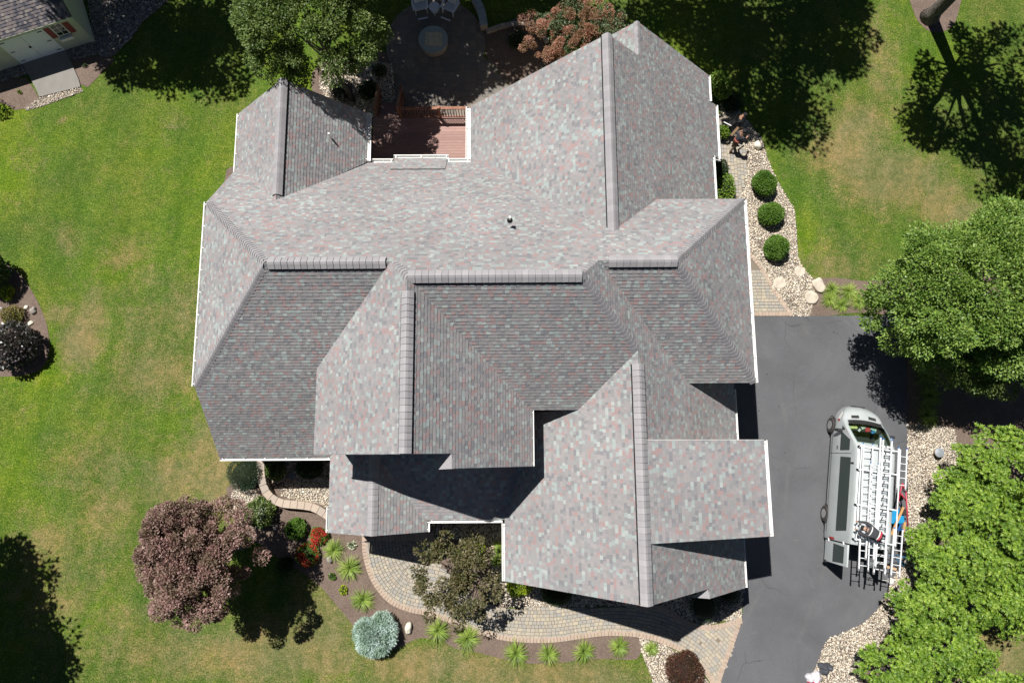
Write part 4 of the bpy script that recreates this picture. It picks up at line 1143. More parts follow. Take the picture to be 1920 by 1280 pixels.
roof('roof', [[SP(-.15,-.2,HW-.2*sl_+.1), SP(-.15,DP/2,HR+.1), SP(LW+.2,DP/2,HR+.1), SP(LW+.2,-.2,HW-.2*sl_+.1)],
              [SP(-.15,DP/2,HR+.1), SP(-.15,DP+.2,HW-.2*sl_+.1), SP(LW+.2,DP+.2,HW-.2*sl_+.1), SP(LW+.2,DP/2,HR+.1)]], shed, c0, 'shed_shingle')
m = MB(c0); m.bar(SP(-.16,-.22,HW-.2*sl_+.02), SP(LW+.2,-.22,HW-.2*sl_+.02), .02, .14); m.build('fascia', M['shed_siding'], shed)
g1_, g0_ = G(45, 117, .05), G(119, 92, .05)
ud = lambda g: float((g[:2] - c0[:2]) @ fd)
ua, ub = ud(g0_), ud(g1_); mid_ = (ua + ub) / 2
wp = plain('shed_door_white', (.80, .84, .88), .5, var=.04)
for a, b2 in ((ua, mid_ - .01), (mid_ + .01, ub)):
    m = MB(c0); slabp(m, [SP(a,-.085,.08), SP(b2,-.085,.08), SP(b2,-.085,2.02), SP(a,-.085,2.02)], (*(-bd), 0), .04)
    dr_ = m.build('door', wp, shed)
    hs = a if a == ua else b2; sg = 1 if a == ua else -1
    for z in (.3, 1.05, 1.8):
        h = MB(c0); h.bar(SP(hs, -.14, z), SP(hs + sg*.22, -.14, z), .012, .04, up=(0,0,1)); h.build('hinge', M['dark'], dr_)
h = MB(c0); h.box((-.04,-.03,-.05), (.04,.03,.05), R=None, o=SP(mid_+.06,-.15,1.05)); h.build('handle', M['dark'], shed)
for a in (ua - .05, ub + .05):
    m = MB(c0); m.bar(SP(a,-.11,.06), SP(a,-.11,2.1), .09, .03, up=(*bd, 0)); m.build('door_trim', wp, shed)
def onwall(px, py, z): g = G(px, py, z); return ud(g)
wu0, wu1 = onwall(119, 42, 1.55) , onwall(100, 50, 1.55)
wu0, wu1 = min(wu0, wu1), max(wu0, wu1); wu0 = max(wu0, .45); wu1 = wu0 + .62
m = MB(c0); slabp(m, [SP(wu0,-.085,1.1), SP(wu1,-.085,1.1), SP(wu1,-.085,1.95), SP(wu0,-.085,1.95)], (*(-bd), 0), .035); wf = m.build('window', M['white'], shed)
for i in range(2):
    for j in range(3):
        a, b2 = wu0 + .05 + i*.27, wu0 + .05 + i*.27 + .24; za, zb = 1.15 + j*.26, 1.15 + j*.26 + .23
        m = MB(c0); slabp(m, [SP(a,-.121,za), SP(b2,-.121,za), SP(b2,-.121,zb), SP(a,-.121,zb)], (*(-bd), 0), .006); m.build('pane', M['glass'], wf)
red = plain('shutter_red', (.22, .03, .035), .5)
for a, b2 in ((wu0 - .3, wu0 - .02), (wu1 + .02, wu1 + .3)):
    m = MB(c0); slabp(m, [SP(a,-.085,1.08), SP(b2,-.085,1.08), SP(b2,-.085,1.97), SP(a,-.085,1.97)], (*(-bd), 0), .04)
    m.build('shutter', red, shed)
m = MB(c0); slabp(m, [SP(wu0,-.13,.86), SP(wu1,-.13,.86), SP(wu1,-.13,1.04), SP(wu0,-.13,1.04)], (*(-bd), 0), .16); m.build('flower_box', M['white'], shed, bevel=.01)
rp = empty('ramp', G(90, 130, 0), 'grey ramp slab in front of the white shed doors', 'ramp')
r_ = [G(42, 118, .1), G(122, 92, .1), G(148, 150, .06), G(151, 163, .05), G(74, 182, .05), G(68, 168, .06)]
m = MB(tuple(rp.location)); P = [np.array(p) for p in r_]; k = len(P)
m.add([p + (0,0,.02) for p in P] + [np.array([p[0], p[1], 0]) for p in P], [tuple(range(k)), tuple(range(k, 2*k))[::-1]] + [(i, k+i, k+(i+1) % k, (i+1) % k) for i in range(k)])
m.build('slab', M['concrete'], rp)

# ------------------------------------------------------------------ foliage materials
M['leaf_green'] = leaf_mat('leaf_green', [(.08,.135,.035), (.15,.215,.055), (.24,.30,.09), (.11,.17,.045)])
M['leaf_shade'] = leaf_mat('leaf_shade', [(.10,.20,.035), (.21,.33,.055), (.33,.44,.10), (.15,.26,.04), (.28,.38,.13)], .22)
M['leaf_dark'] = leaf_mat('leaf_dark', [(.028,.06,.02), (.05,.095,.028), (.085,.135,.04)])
M['leaf_bright'] = leaf_mat('leaf_bright', [(.06,.14,.015), (.16,.28,.025), (.30,.43,.05), (.11,.21,.02), (.40,.50,.10)], .14)
M['leaf_box'] = leaf_mat('leaf_box', [(.10,.20,.03), (.17,.30,.045), (.13,.25,.03)], .3)
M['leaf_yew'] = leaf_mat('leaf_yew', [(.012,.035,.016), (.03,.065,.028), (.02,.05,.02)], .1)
M['leaf_purple'] = leaf_mat('leaf_purple', [(.19,.095,.09), (.35,.20,.19), (.48,.31,.29), (.25,.16,.13), (.42,.24,.24)], .2)
M['leaf_bronze'] = leaf_mat('leaf_bronze', [(.09,.085,.035), (.18,.15,.075), (.12,.12,.035), (.26,.2,.13), (.08,.10,.03)], .2)
M['leaf_smoke'] = leaf_mat('leaf_smoke', [(.07,.10,.045), (.15,.19,.10), (.10,.13,.06)], .2)
M['plume'] = leaf_mat('plume', [(.42,.20,.15), (.58,.31,.24), (.36,.17,.12)], .3)
M['leaf_blue'] = leaf_mat('leaf_blue', [(.42,.55,.56), (.62,.74,.73), (.52,.65,.65)], .2)
M['leaf_lime'] = leaf_mat('leaf_lime', [(.30,.38,.02), (.42,.50,.03), (.25,.34,.02)], .3)
M['leaf_berry'] = leaf_mat('leaf_berry', [(.10,.03,.025), (.17,.06,.045), (.09,.06,.02), (.07,.02,.02)], .2)
M['leaf_black'] = leaf_mat('leaf_black', [(.03,.025,.03), (.09,.08,.085), (.05,.04,.05), (.16,.15,.15)], .1, .35, .6)
M['leaf_tan'] = leaf_mat('leaf_tan', [(.25,.19,.06), (.35,.30,.08), (.22,.16,.08)], .2)
M['blade'] = leaf_mat('blade', [(.26,.38,.06), (.38,.50,.10), (.48,.56,.18)], .35)
M['blade_dark'] = leaf_mat('blade_dark', [(.10,.2,.03), (.18,.28,.05)], .3)
M['petal_red'] = leaf_mat('petal_red', [(.55,.03,.03), (.65,.07,.04), (.4,.02,.03)], .25)
M['petal_white'] = leaf_mat('petal_white', [(.7,.72,.6), (.62,.66,.5)], .25)
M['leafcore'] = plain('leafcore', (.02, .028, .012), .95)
M['conecore'] = plain('conecore', (.10, .13, .12), .95)
M['browncore'] = plain('browncore', (.03, .018, .014), .95)

# ------------------------------------------------------------------ trees in view
rng = np.random.default_rng(21)
tree('leafy_tree', 'green tree leaning over the top of the left rear gable beside the patio', 'tree', G(660, 186, 0), 0, G(577, 38, 6.1), (2.8, 2.15, 2.3), 190, 420, .5, .11, .065, 'leaf_green', .13, amp=.28, low=-.45, flat=.7)
tree('purple_tree', 'dusky purple leaved tree on the lower left lawn', 'tree', G(462, 1022, 0), 0, G(362, 1050, 4.5), (2.3, 2.1, 2.1), 300, 380, .38, .09, .06, 'leaf_purple', .12, amp=.2, low=-.5, flat=.7, fill=.12)
tree('small_tree', 'small loose bronze and green tree beside the paved walk below the porch', 'tree', G(872, 1070, 0), 0, G(860, 1088, 2.9), (1.45, 1.4, 1.0), 70, 120, .34, .13, .065, 'leaf_bronze', .07, amp=.5, low=-.6, flat=.8, nlimb=26, fill=.3)
tree('shade_tree', 'large round green tree over the bed right of the driveway', 'tree', G(1765, 575, 0), 0, G(1832, 545, 5.0), (3.5, 3.05, 2.7), 290, 560, .62, .115, .075, 'leaf_shade', .18, amp=.36, low=-.5, flat=.65)
tree('smoke_tree', 'smoke bush with dusty orange plumes and grey green leaves behind the right rear gable', 'tree', G(1085, 110, 0), 0, G(1098, 72, 2.6), (2.35, 1.75, 1.1), 80, 110, .36, .11, .08, 'leaf_smoke', .07, amp=.35, fill=.3)
st = [o for o in COL.objects if o.name.startswith('smoke_tree')][0]
b = np.array(st.location); cc, cd = crown_pts(G(1085, 78, 2.6), (2.3, 1.75, 1.15), 150, amp=.35, fill=.5)
fast_mesh('plumes', crown_leaves(cc, cd, 260, .24, .06, .045, flat=.9), 4, M['plume'], st, off=b)
tree('shade_tree', 'darker green lower tree half under the large round one right of the driveway', 'tree', G(1850, 640, 0), 0, G(1868, 655, 3.4), (2.6, 1.8, 1.7), 120, 330, .5, .11, .07, 'leaf_green', .12, amp=.35, low=-.5, flat=.7)
# broad bright shrubs along the right of the drive
BR = [(1872,865,1.9,1.75,1.3,1.3,'uppermost'), (1822,935,1.7,1.35,1.15,1.2,'second from the top'), (1910,985,1.8,1.4,1.5,1.3,'at the right picture edge'), (1792,1045,1.8,1.6,1.35,1.3,'opposite the van rear'), (1728,1140,1.6,1.2,.95,1.1,'nearest the drive bend'), (1858,1120,1.7,1.35,1.3,1.2,'middle of the lower group'), (1768,1215,1.7,1.45,1.1,1.2,'lowermost'), (1668,1252,1.4,1.0,.9,1.0,'lowest left beside the gravel'), (1862,1285,1.1,1.2,.45,.8,'bottom right corner')]
for px, py, z, rx, ry_, rz_, w in BR:
    c = G(px, py, z); b = G(px, py, 0) * .0 + np.array([c[0] - .1, c[1], 0])
    root = empty('broad_shrub', b, 'bright yellow green broad shrub, ' + {'uppermost': 'the topmost of those beside the drive', 'second from the top': 'just below the topmost, level with the ladders', 'at the right picture edge': 'against the right edge level with the van rear', 'opposite the van rear': 'beside the gravel level with the ladder ends', 'nearest the drive bend': 'reaching farthest left at the driveway bend', 'middle of the lower group': 'in the middle of the lower group', 'lowermost': 'wide one near the bottom edge', 'lowest left beside the gravel': 'lowest left one beside the dark sack', 'bottom right corner': 'in the bottom right corner below bare ground'}[w], 'shrub', 'bright broad shrubs right of the driveway')
    cc, cd = crown_pts(c, (rx*1.12, ry_*1.12, rz_), 105 if rx > 1.3 else 60, amp=.32, low=-.15, fill=.6)
    n = len(cc)
    # leaves in whorls: tips of shoots with 7 leaves each
    k = 30; ci = np.repeat(np.arange(n), k); v = rdir(n*k, .5); v[:, 2] = np.abs(v[:, 2]) * .7
    tip = cc[ci] + v * (.36 * rng.uniform(.6, 1.15, n*k))[:, None]; ax = unit(v + np.array([0, 0, .9]) + cd[ci]*.4)
    q = 7; ti = np.repeat(np.arange(n*k), q); an = np.tile(np.arange(q) * 2 * np.pi / q, n*k) + rng.uniform(0, 6, n*k)[ti]
    e1 = unit(np.cross(ax, [0.3, .8, .1])); e2 = np.cross(ax, e1)
    D = e1[ti]*np.cos(an)[:, None] + e2[ti]*np.sin(an)[:, None] + ax[ti]*.45
    V = leafcards(tip[ti], D, ax[ti] + D*-.2, .135 * rng.uniform(.6, 1.25, len(ti)), .046 * rng.uniform(.8, 1.2, len(ti)))
    fast_mesh('foliage', V, 4, M['leaf_bright'], root, off=b)
    m = MB(b)
    for j in rng.permutation(n)[:16]: m.tube([b + (0, 0, -.02), (b + cc[j]) / 2 + np.array([0, 0, .2]), cc[j]], [.04, .025, .008], 5)
    m.build('branch', M['bark'], root, smooth=True)
# trunk of the giant whose crown is above the frame, and other trees that only throw shade in
def offtree(label, spots_, z, R, trunkpx=None, nc=60, nl=110, leaf=.24, tr=.25, mat='leaf_dark', rc=.8):
    cs = [G(px, py, 0) - np.array([SUN[0]*z, SUN[1]*z, 0]) + np.array([0, 0, z]) for px, py in spots_]
    c = sum(cs) / len(cs)
    base = np.array([c[0], c[1], 0]) if trunkpx is None else G(*trunkpx, 0)
    root = empty('shade_giver' if False else 'tall_tree', base, label, 'tree')
    V = []
    t = MB(base)
    t.tube([base + (0, 0, -.1), base + (0, 0, .5), base * .5 + c * .5 * np.array([1, 1, 1]) , c], [tr*1.7, tr*1.1, tr*.8, tr*.3], 12)
    for cc0, r in zip(cs, R):
        p, d = crown_pts(cc0, (r, r, r*.75), int(nc * (r / 3) ** 2) + 12, amp=.35, low=-.7, fill=.3)
        V.append(crown_leaves(p, d, nl, rc, leaf, leaf*.62, flat=.8, up=.8))
        a = base * .45 + c * .55; t.tube([a, (a + cc0) / 2 + np.array([0, 0, .3]), cc0], [tr*.6, tr*.4, tr*.15], 7)
        for j in range(6): t.tube([(a + cc0) / 2, p[j]], [tr*.3, tr*.06], 5)
    fast_mesh('crown', np.concatenate(V), 4, M[mat], root, off=base)
    t.build('trunk', M['bark'], root, smooth=True)
offtree('giant tree whose thick grey trunk stands at the top right edge', [(1800,215), (1870,120), (1880,330), (1722,232), (1900,260), (1790,120)], 9.5, [2.3, 2.4, 1.6, .95, 2.1, 1.5], (1742, 34), tr=.33, nc=34, nl=90, rc=.62)
offtree('tall tree beyond the top edge shading the right rear lawn', [(1222,5), (1320,62), (1432,108), (1540,70), (1480,215), (1400,0), (1560,0), (1420,225)], 11, [2.0, 2.1, 2.55, 2.3, 1.3, 3.0, 2.2, 1.2], None)
offtree('tall tree beyond the top edge shading the lawn beside the shed', [(330,45), (250,50), (400,110), (300,115), (225,120), (200,0), (420,20)], 9, [2.4, 1.4, 1.5, 1.5, .8, 2.2, 2.2], None)
offtree('tall tree beyond the top edge dappling the patio', [(715,165), (820,40), (760,110), (880,110), (960,60), (1040,10), (900,0), (720,30), (850,130)], 9, [1.4, 2.6, 1.7, 2.0, 2.1, 2.2, 2.5, 1.8, 1.5], None, nc=75, nl=120)
offtree('tall tree beyond the left edge shading the lower left lawn', [(0,1070), (40,1190), (60,1260), (-20,1140), (70,1300)], 8, [1.6, 1.7, 1.7, 1.8, 1.6], None)
offtree('tall tree beyond the top left corner dappling the shed roof', [(-20,60), (40,20), (100,10), (-40,110), (60,70)], 12, [1.8, 1.7, 1.7, 1.6, 1.1], None, nc=46, nl=90)
offtree('slender tree beyond the left edge above the round bed', [(-25,210)], 5, [.9], None, nc=40, rc=.4, leaf=.12, tr=.08)

# ------------------------------------------------------------------ shrubs and flowers
def sh(name, label, cat, px, py, r, h, n, L, W, mat, **k):
    # px,py = where the middle of the shrub shows; carried down to the ground
    c = G(px, py, h * .5); return shrub(name, label, cat, (c[0], c[1], 0), r, h, n, L, W, mat, **k)
bx = [sh('boxwood_ball', 'clipped green boxwood ball, upper one of the three on the right gravel strip', 'shrub', 1433, 344, .60, .95, 8000, .07, .045, 'leaf_box', group='boxwood balls on the gravel strip', bumpy=.09, radial=.7, up=.9)]
bx.append(copy_thing(bx[0], (*G(1446, 401, .48)[:2], 0), 1.3, .97, 'clipped green boxwood ball, middle one of the three on the right gravel strip'))
bx.append(copy_thing(bx[0], (*G(1456, 464, .48)[:2], 0), 2.9, .97, 'clipped green boxwood ball, lower one of the three on the right gravel strip'))
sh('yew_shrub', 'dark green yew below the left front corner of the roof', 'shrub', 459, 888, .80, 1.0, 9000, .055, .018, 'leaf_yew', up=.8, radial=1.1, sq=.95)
sh('hydrangea', 'hydrangea with small white blooms right of the purple tree', 'shrub', 488, 962, .64, .8, 1900, .12, .085, 'leaf_green', bumpy=.15)
hy = COL.objects['hydrangea']; n = 120; d = rdir(n, .8); P = d * np.array([.62, .62, .42]) + np.array([0, 0, .42])
i = np.repeat(np.arange(n), 5); fast_mesh('flowers', leafcards(P[i] + rng.normal(size=(n*5, 3))*.015, rdir(n*5, .5), rdir(n*5, 1.2), np.full(n*5, .045), np.full(n*5, .04)), 4, M['petal_white'], hy)
sh('round_shrub', 'neat round green shrub on the brown mulch left of the porch', 'shrub', 555, 991, .46, .6, 2400, .075, .05, 'leaf_box', bumpy=.07)
for px, py, r, lab in ((598, 1004, .38, 'red flowering geranium mound nearest the porch roof corner'), (576, 1040, .50, 'red flowering geranium mound below and left of the other red one')):
    g_ = sh('geranium', lab, 'flowers', px, py, r, .45, 1500, .07, .05, 'leaf_box', group='red geranium mounds', bumpy=.15)
    n = 520; d = rdir(n, .55); P = d * np.array([r, r, .25]) * 1.03 + np.array([0, 0, .24]); cl = rdir(16, .5); P = P[(d @ cl.T).max(1) > .90]; n = len(P)
    i = np.repeat(np.arange(n), 4); fast_mesh('flowers', leafcards(P[i] + rng.normal(size=(n*4, 3))*.02, rdir(n*4, .3), rdir(n*4, 1.2), np.full(n*4, .045), np.full(n*4, .04)), 4, M['petal_red'], g_)
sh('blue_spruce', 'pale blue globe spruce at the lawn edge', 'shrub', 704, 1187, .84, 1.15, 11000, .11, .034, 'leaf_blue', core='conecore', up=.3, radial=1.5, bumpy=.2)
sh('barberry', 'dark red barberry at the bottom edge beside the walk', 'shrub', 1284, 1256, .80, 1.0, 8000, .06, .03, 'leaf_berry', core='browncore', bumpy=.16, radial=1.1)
sh('lime_shrub', 'lime yellow shrub at the lower left corner of the garage roof', 'shrub', 972, 1101, .55, .7, 2500, .06, .035, 'leaf_lime', sq=.7)
sh('gold_shrub', 'golden low shrub in the bed above the small bronze tree', 'shrub', 890, 1028, .48, .5, 1600, .06, .035, 'leaf_lime', sq=.6)
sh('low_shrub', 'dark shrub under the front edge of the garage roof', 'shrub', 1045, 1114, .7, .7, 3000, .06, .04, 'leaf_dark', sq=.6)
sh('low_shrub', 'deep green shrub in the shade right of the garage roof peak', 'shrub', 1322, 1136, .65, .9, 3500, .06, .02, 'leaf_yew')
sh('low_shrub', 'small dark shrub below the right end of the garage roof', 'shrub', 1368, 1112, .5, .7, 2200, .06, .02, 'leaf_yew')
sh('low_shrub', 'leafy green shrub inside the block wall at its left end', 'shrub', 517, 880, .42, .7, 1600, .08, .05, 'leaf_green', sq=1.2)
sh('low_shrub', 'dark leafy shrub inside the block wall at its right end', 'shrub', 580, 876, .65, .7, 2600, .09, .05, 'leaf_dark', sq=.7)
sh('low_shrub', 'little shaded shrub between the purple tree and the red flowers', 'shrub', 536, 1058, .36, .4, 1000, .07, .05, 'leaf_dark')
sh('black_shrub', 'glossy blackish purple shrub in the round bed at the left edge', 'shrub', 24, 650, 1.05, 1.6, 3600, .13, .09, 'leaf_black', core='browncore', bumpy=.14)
sh('tan_shrub', 'golden tan low shrub in the round bed at the left edge', 'shrub', 22, 592, .48, .6, 1800, .07, .045, 'leaf_tan', bumpy=.2)
sh('yellow_shrub', 'small yellow flowering plant above the tan shrub in the left bed', 'shrub', 14, 550, .34, .45, 900, .07, .05, 'leaf_lime', bumpy=.2)
sh('shade_shrub', 'tall dark bush outside the left edge shading the top of the round bed', 'shrub', -30, 505, .9, 2.2, 3000, .12, .08, 'leaf_dark')
sh('variegated_shrub', 'small dark leaved shrub in the gravel under the leaning tree', 'shrub', 640, 168, .62, .8, 2600, .07, .04, 'leaf_black', sq=.9)
sh('variegated_shrub', 'small dark shrub in the gravel between the leaning tree and the deck steps', 'shrub', 690, 168, .45, .5, 1500, .08, .04, 'leaf_dark')
sh('variegated_shrub', 'little grey green plant in the gravel at the left rim of the patio', 'shrub', 712, 132, .35, .4, 900, .08, .04, 'leaf_smoke')
sh('arborvitae', 'bright upright arborvitae touching the upper right roof corner', 'shrub', 1341, 158, .42, 1.8, 3600, .08, .035, 'leaf_bright', radial=.7)
sh('arborvitae', 'bright upright arborvitae right of the first one, away from the roof', 'shrub', 1357, 170, .42, 1.5, 3200, .08, .035, 'leaf_bright', radial=.7)
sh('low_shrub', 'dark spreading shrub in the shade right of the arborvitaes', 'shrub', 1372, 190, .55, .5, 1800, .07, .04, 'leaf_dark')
sh('low_shrub', 'light green shrub against the side wall beside the two workers', 'shrub', 1356, 248, .32, .8, 1100, .08, .05, 'leaf_bright')
sh('low_shrub', 'light green shrub under the right side eave above the roof corner', 'shrub', 1361, 352, .42, .8, 2000, .08, .05, 'leaf_bright', sq=1.7)
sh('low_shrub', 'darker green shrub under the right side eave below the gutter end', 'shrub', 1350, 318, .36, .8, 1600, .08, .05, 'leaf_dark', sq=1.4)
sh('fern', 'dark green fern in the shaded bed right of the patio', 'plant', 972, 76, .42, .4, 900, .16, .035, 'leaf_dark')
sh('seedling', 'tiny pale plant on the mulch right of the shed ramp', 'plant', 159, 122, .12, .15, 70, .06, .04, 'leaf_smoke')
sh('seedling', 'tiny yellow green plant on the mulch left of the shed ramp', 'plant', 36, 172, .10, .15, 60, .06, .04, 'leaf_lime')
sh('hosta', 'pale small plant on the mulch below the porch step', 'plant', 660, 1022, .16, .15, 90, .1, .07, 'petal_white')
sh('hosta', 'pale green small plant left of the lower daylilies', 'plant', 644, 1106, .17, .16, 110, .09, .06, 'leaf_lime')
sh('seedling', 'little plant with one orange bloom left of the upper daylily', 'plant', 622, 1080, .14, .2, 110, .08, .05, 'leaf_box')
# grassy daylily clumps
V, Fc = clump_mesh(260, .66, .017)
V2, Fc2 = clump_mesh(190, .62, .026)
dl0 = None
DL = [(656,1064,1.0,'beside the curve of the walk nearest the porch'), (681,1124,1.0,'directly above the blue spruce'), (821,1182,1.0,'first one right of the white rock'), (876,1197,1.0,'second one right of the white rock, below the bronze tree'), (967,1224,1.05,'third one right of the white rock at the lawn edge'), (1028,1226,.9,'fourth from the white rock, below the middle of the garage roof'), (1095,1220,.92,'fifth from the white rock, near the roof peak'), (1160,1212,.82,'last one on the mulch before the white gravel'), (1221,1215,.6,'small one on the white gravel left of the barberry'), (626,1031,.85,'thin one right of the red flowers'),
      (1556,562,.8,'beside the lower flat stone above the driveway'), (1578,572,.8,'second from the flat stones above the driveway'), (1560,543,.75,'upper one beside the upper flat stone'), (1592,546,.8,'upper one nearest the big tree above the driveway'), (1610,566,.8,'half under the big tree above the driveway'),
      (1738,778,1.05,'sunlit one at the top of the right gravel'), (1742,742,1.1,'shaded one just above the sunlit clump right of the drive'), (1735,705,1.05,'middle shaded one right of the drive'), (1722,672,1.0,'upper shaded one right of the drive under the tree'), (938,1030,.75,'against the left edge of the garage roof'), (932,1052,.6,'lower one against the left edge of the garage roof'), (868,1046,.6,'bright one showing through the bronze tree')]
me = None
for k, (px, py, s, w) in enumerate(DL):
    b = G(px, py, .1); b[2] = .02
    lab = 'yellow green daylily clump ' + w
    if dl0 is None:
        dl0 = empty('daylily_clump', b, lab, 'plant', 'grassy daylily clumps', 0)
        fast_mesh('leaves', V, 4, M['blade'], dl0, F_=Fc)
        m = MB()
        for q in range(5):
            a = q*1.3; m.tube([(0,0,0), (.08*_c(a), .08*_s(a), .3), (.16*_c(a), .16*_s(a), .42)], [.006, .005, .004], 4)
        m.build('flower_stalk', M['blade_dark'], dl0)
    else:
        copy_thing(dl0, b, rng.uniform(0, 6), s * (1, rng.uniform(.85, 1.1), 1)[1], lab) if False else copy_thing(dl0, b, rng.uniform(0, 6), (s, s * rng.uniform(.85, 1.1), s * rng.uniform(.8, 1.1)), lab)
# rocks
def rock(name, label, px, py, rx, ry_, h, mat, rz=0, flat=False):
    b = G(px, py, h*.3); b[2] = 0
    bm = bmesh.new(); bmesh.ops.create_icosphere(bm, subdivisions=3, radius=1)
    rr = np.random.default_rng(int(px*3+py))
    ph = rr.uniform(0, 6, 6)
    for v in bm.verts:
        c = v.co; k = 1 + .13*math.sin(2.3*c.x+ph[0])*math.cos(2.1*c.y+ph[1]) + .09*math.sin(4.1*c.y+ph[2]+c.z*2) + .05*math.sin(7*c.x+ph[3])
        v.co = c * k
        if flat: v.co.z = min(v.co.z, .35 + .04*math.sin(5*c.x)) ; 
        v.co.x *= rx; v.co.y *= ry_; v.co.z = v.co.z * h * .62 + h*.3
    me = bpy.data.meshes.new(name); bm.to_mesh(me); bm.free()
    o = link(name, me, None, M[mat], True); o.location = tuple(b); o.rotation_euler[2] = rz
    return tag(o, label, 'rock')
rock('boulder', 'white rounded boulder on the gravel edge near the two workers', 1421, 273, .21, .24, .36, 'whiteboulder')
rock('flat_stone', 'flat pale stone lying on the gravel beside the side path', 1462, 531, .34, .27, .14, 'boulder', .3, True)
rock('flat_stone', 'flat pale stone highest on the gravel just below the lawn edge', 1500, 509, .27, .24, .10, 'boulder', .9, True)
rock('flat_stone', 'upper tan stone of the pair beside the daylilies above the drive', 1535, 534, .30, .36, .3, 'boulder', .5, True)
rock('flat_stone', 'lower tan stone of the pair beside the daylilies above the drive', 1521, 558, .33, .32, .3, 'boulder', -.3, True)
rock('boulder', 'upright white rock right of the blue spruce', 766, 1177, .17, .24, .34, 'whiteboulder')
rock('boulder', 'small grey rock right of the white flowering hydrangea', 516, 987, .14, .17, .25, 'greyboulder', .4)
rock('boulder', 'small grey rock below the thin daylily near the red flowers', 618, 1048, .13, .16, .25, 'greyboulder', .2)
rock('boulder', 'small pale rock on the left round bed below the dark stones', 57, 606, .16, .1, .12, 'whiteboulder', .5)
rock('boulder', 'dark rock in the left round bed', 62, 582, .17, .16, .2, 'greyboulder', .5)
rock('boulder', 'white pebble sized rock beside the dark rock in the left bed', 49, 576, .11, .11, .13, 'whiteboulder', .5)
b = G(547, 890, 0); dl = MB(b); dl.lathe([(.20, .02), (.20, .06), (.17, .075), (.02, .08)], (b[0], b[1], 0), 24); o = dl.build('drain_cover', plain('grey_plastic', (.16, .18, .19), .6)); o.location = tuple(b); tag(o, 'round grey drain cover on the shaded gravel inside the block wall', 'drain cover')
lp = empty('path_lamp', G(1752, 848, 0), 'grey dished lamp with a tan base on the gravel beside the topmost bright shrub', 'lamp')
b = G(1752, 848, 0); m = MB(b); m.lathe([(.14, .02), (.14, .34), (.05, .36)], (b[0]+.05, b[1], 0), 16); m.build('lamp_post', plain('tan_pot', (.45, .30, .16), .7), lp)
m = MB(b); m.lathe([(.20, .34), (.22, .37), (.22, .4), (.1, .43), (.02, .44)], (b[0], b[1], 0), 24); m.build('lamp_head', plain('grey_metal', (.33, .36, .40), .4, .3), lp)
pole = MB(G(-2, 575, 0)); pole.tube([G(-14, 566, .5), G(20, 591, .25)], .02, 8); o = pole.build('garden_pole', M['white']); o.location = tuple(G(-2, 575, 0)); tag(o, 'thin white pole lying over the tan shrub in the left bed', 'pole')

for o in COL.objects:
    if o.name.split('.')[0] in ('flowers', 'plumes'): o['kind'] = 'stuff'
# ------------------------------------------------------------------ van
vr = math.radians(-8.6)                                   # nose turned a little to the east
ax = np.array([-math.sin(vr), math.cos(vr), 0]); rt = np.array([math.cos(vr), math.sin(vr), 0])
rw = G(1547, 962, .36); VO = np.array([rw[0], rw[1], 0]) + rt * 1.0 - ax * 1.08      # rear centre of the body at ground level
van = empty('van', VO, 'silver high roof work van with ladders on its roof parked on the driveway', 'van', rz=vr)
VL = 6.2
silver = NT('van_silver', .32, .5); silver.b.inputs['Metallic'].default_value = .12; silver.b.inputs['Coat Weight'].default_value = .5
silver.col(silver.ramp(silver.noise(1.2, silver.pos(True), 3), [(.3, (.43,.47,.48)), (.7, (.50,.53,.54))])); silver = silver.mat
vglass = NT('van_glass', .06, .6); vglass.col((.035,.05,.048)); vglass = vglass.mat
rubber = plain('rubber', (.05, .045, .042), .85); rimm = plain('wheel_silver', (.5, .5, .5), .35, .6)
blackp = plain('black_plastic', (.03, .03, .032), .6); alu = plain('aluminium', (.80, .82, .84), .4, .1, var=.04)
redl = plain('tail_red', (.35, .02, .02), .3); whl = plain('lamp_clear', (.75, .75, .72), .2)
def lerp(x, xs, ys): return float(np.interp(x, xs, ys))
def ztop(s): return lerp(s, [0, .12, .4, 3.8, 4.15, 4.35, 5.36, 5.5, 5.85, 6.05, 6.16, 6.2], [2.60, 2.66, 2.70, 2.70, 2.66, 2.52, 1.55, 1.42, 1.26, 1.08, .78, .5])
def wid(s, z):
    """half width at height z"""
    body = lerp(z, [.3, .45, .8, 1.2, 1.35, 2.0, 2.45, 2.76], [.96, 1.0, 1.03, 1.03, 1.0, .95, .88, .80])
    nose = lerp(s, [0, .1, 4.6, 5.2, 5.7, 6.0, 6.15, 6.2], [.985, 1, 1, .97, .88, .74, .56, .42])
    return body * nose
def sec(s):
    zt = ztop(s); zb = .32 if s > .2 else .4
    zs = [zb + (zt - .07 - zb) * t for t in (0, .08, .18, .3, .42, .52, .66, .8, .92, 1)]
    side = [(wid(s, z), z) for z in zs]
    wt = wid(s, zt - .07)
    top = [(wt - .04, zt - .025), (wt - .14, zt), (wt * .55, zt + .022), (0, zt + .03)]
    return side + top
SS = [0, .05, .12, .4, .9, 1.4, 1.9, 2.5, 3.1, 3.6, 3.9, 4.15, 4.35, 4.42, 4.55, 4.7, 4.9, 5.1, 5.25, 5.32, 5.4, 5.5, 5.65, 5.85, 5.98, 6.08, 6.16, 6.2]
def bend(x, s):
    return s - .30 * (abs(x) / .95) ** 2.2 * max(0, (s - 4.2) / 2.0) ** 2
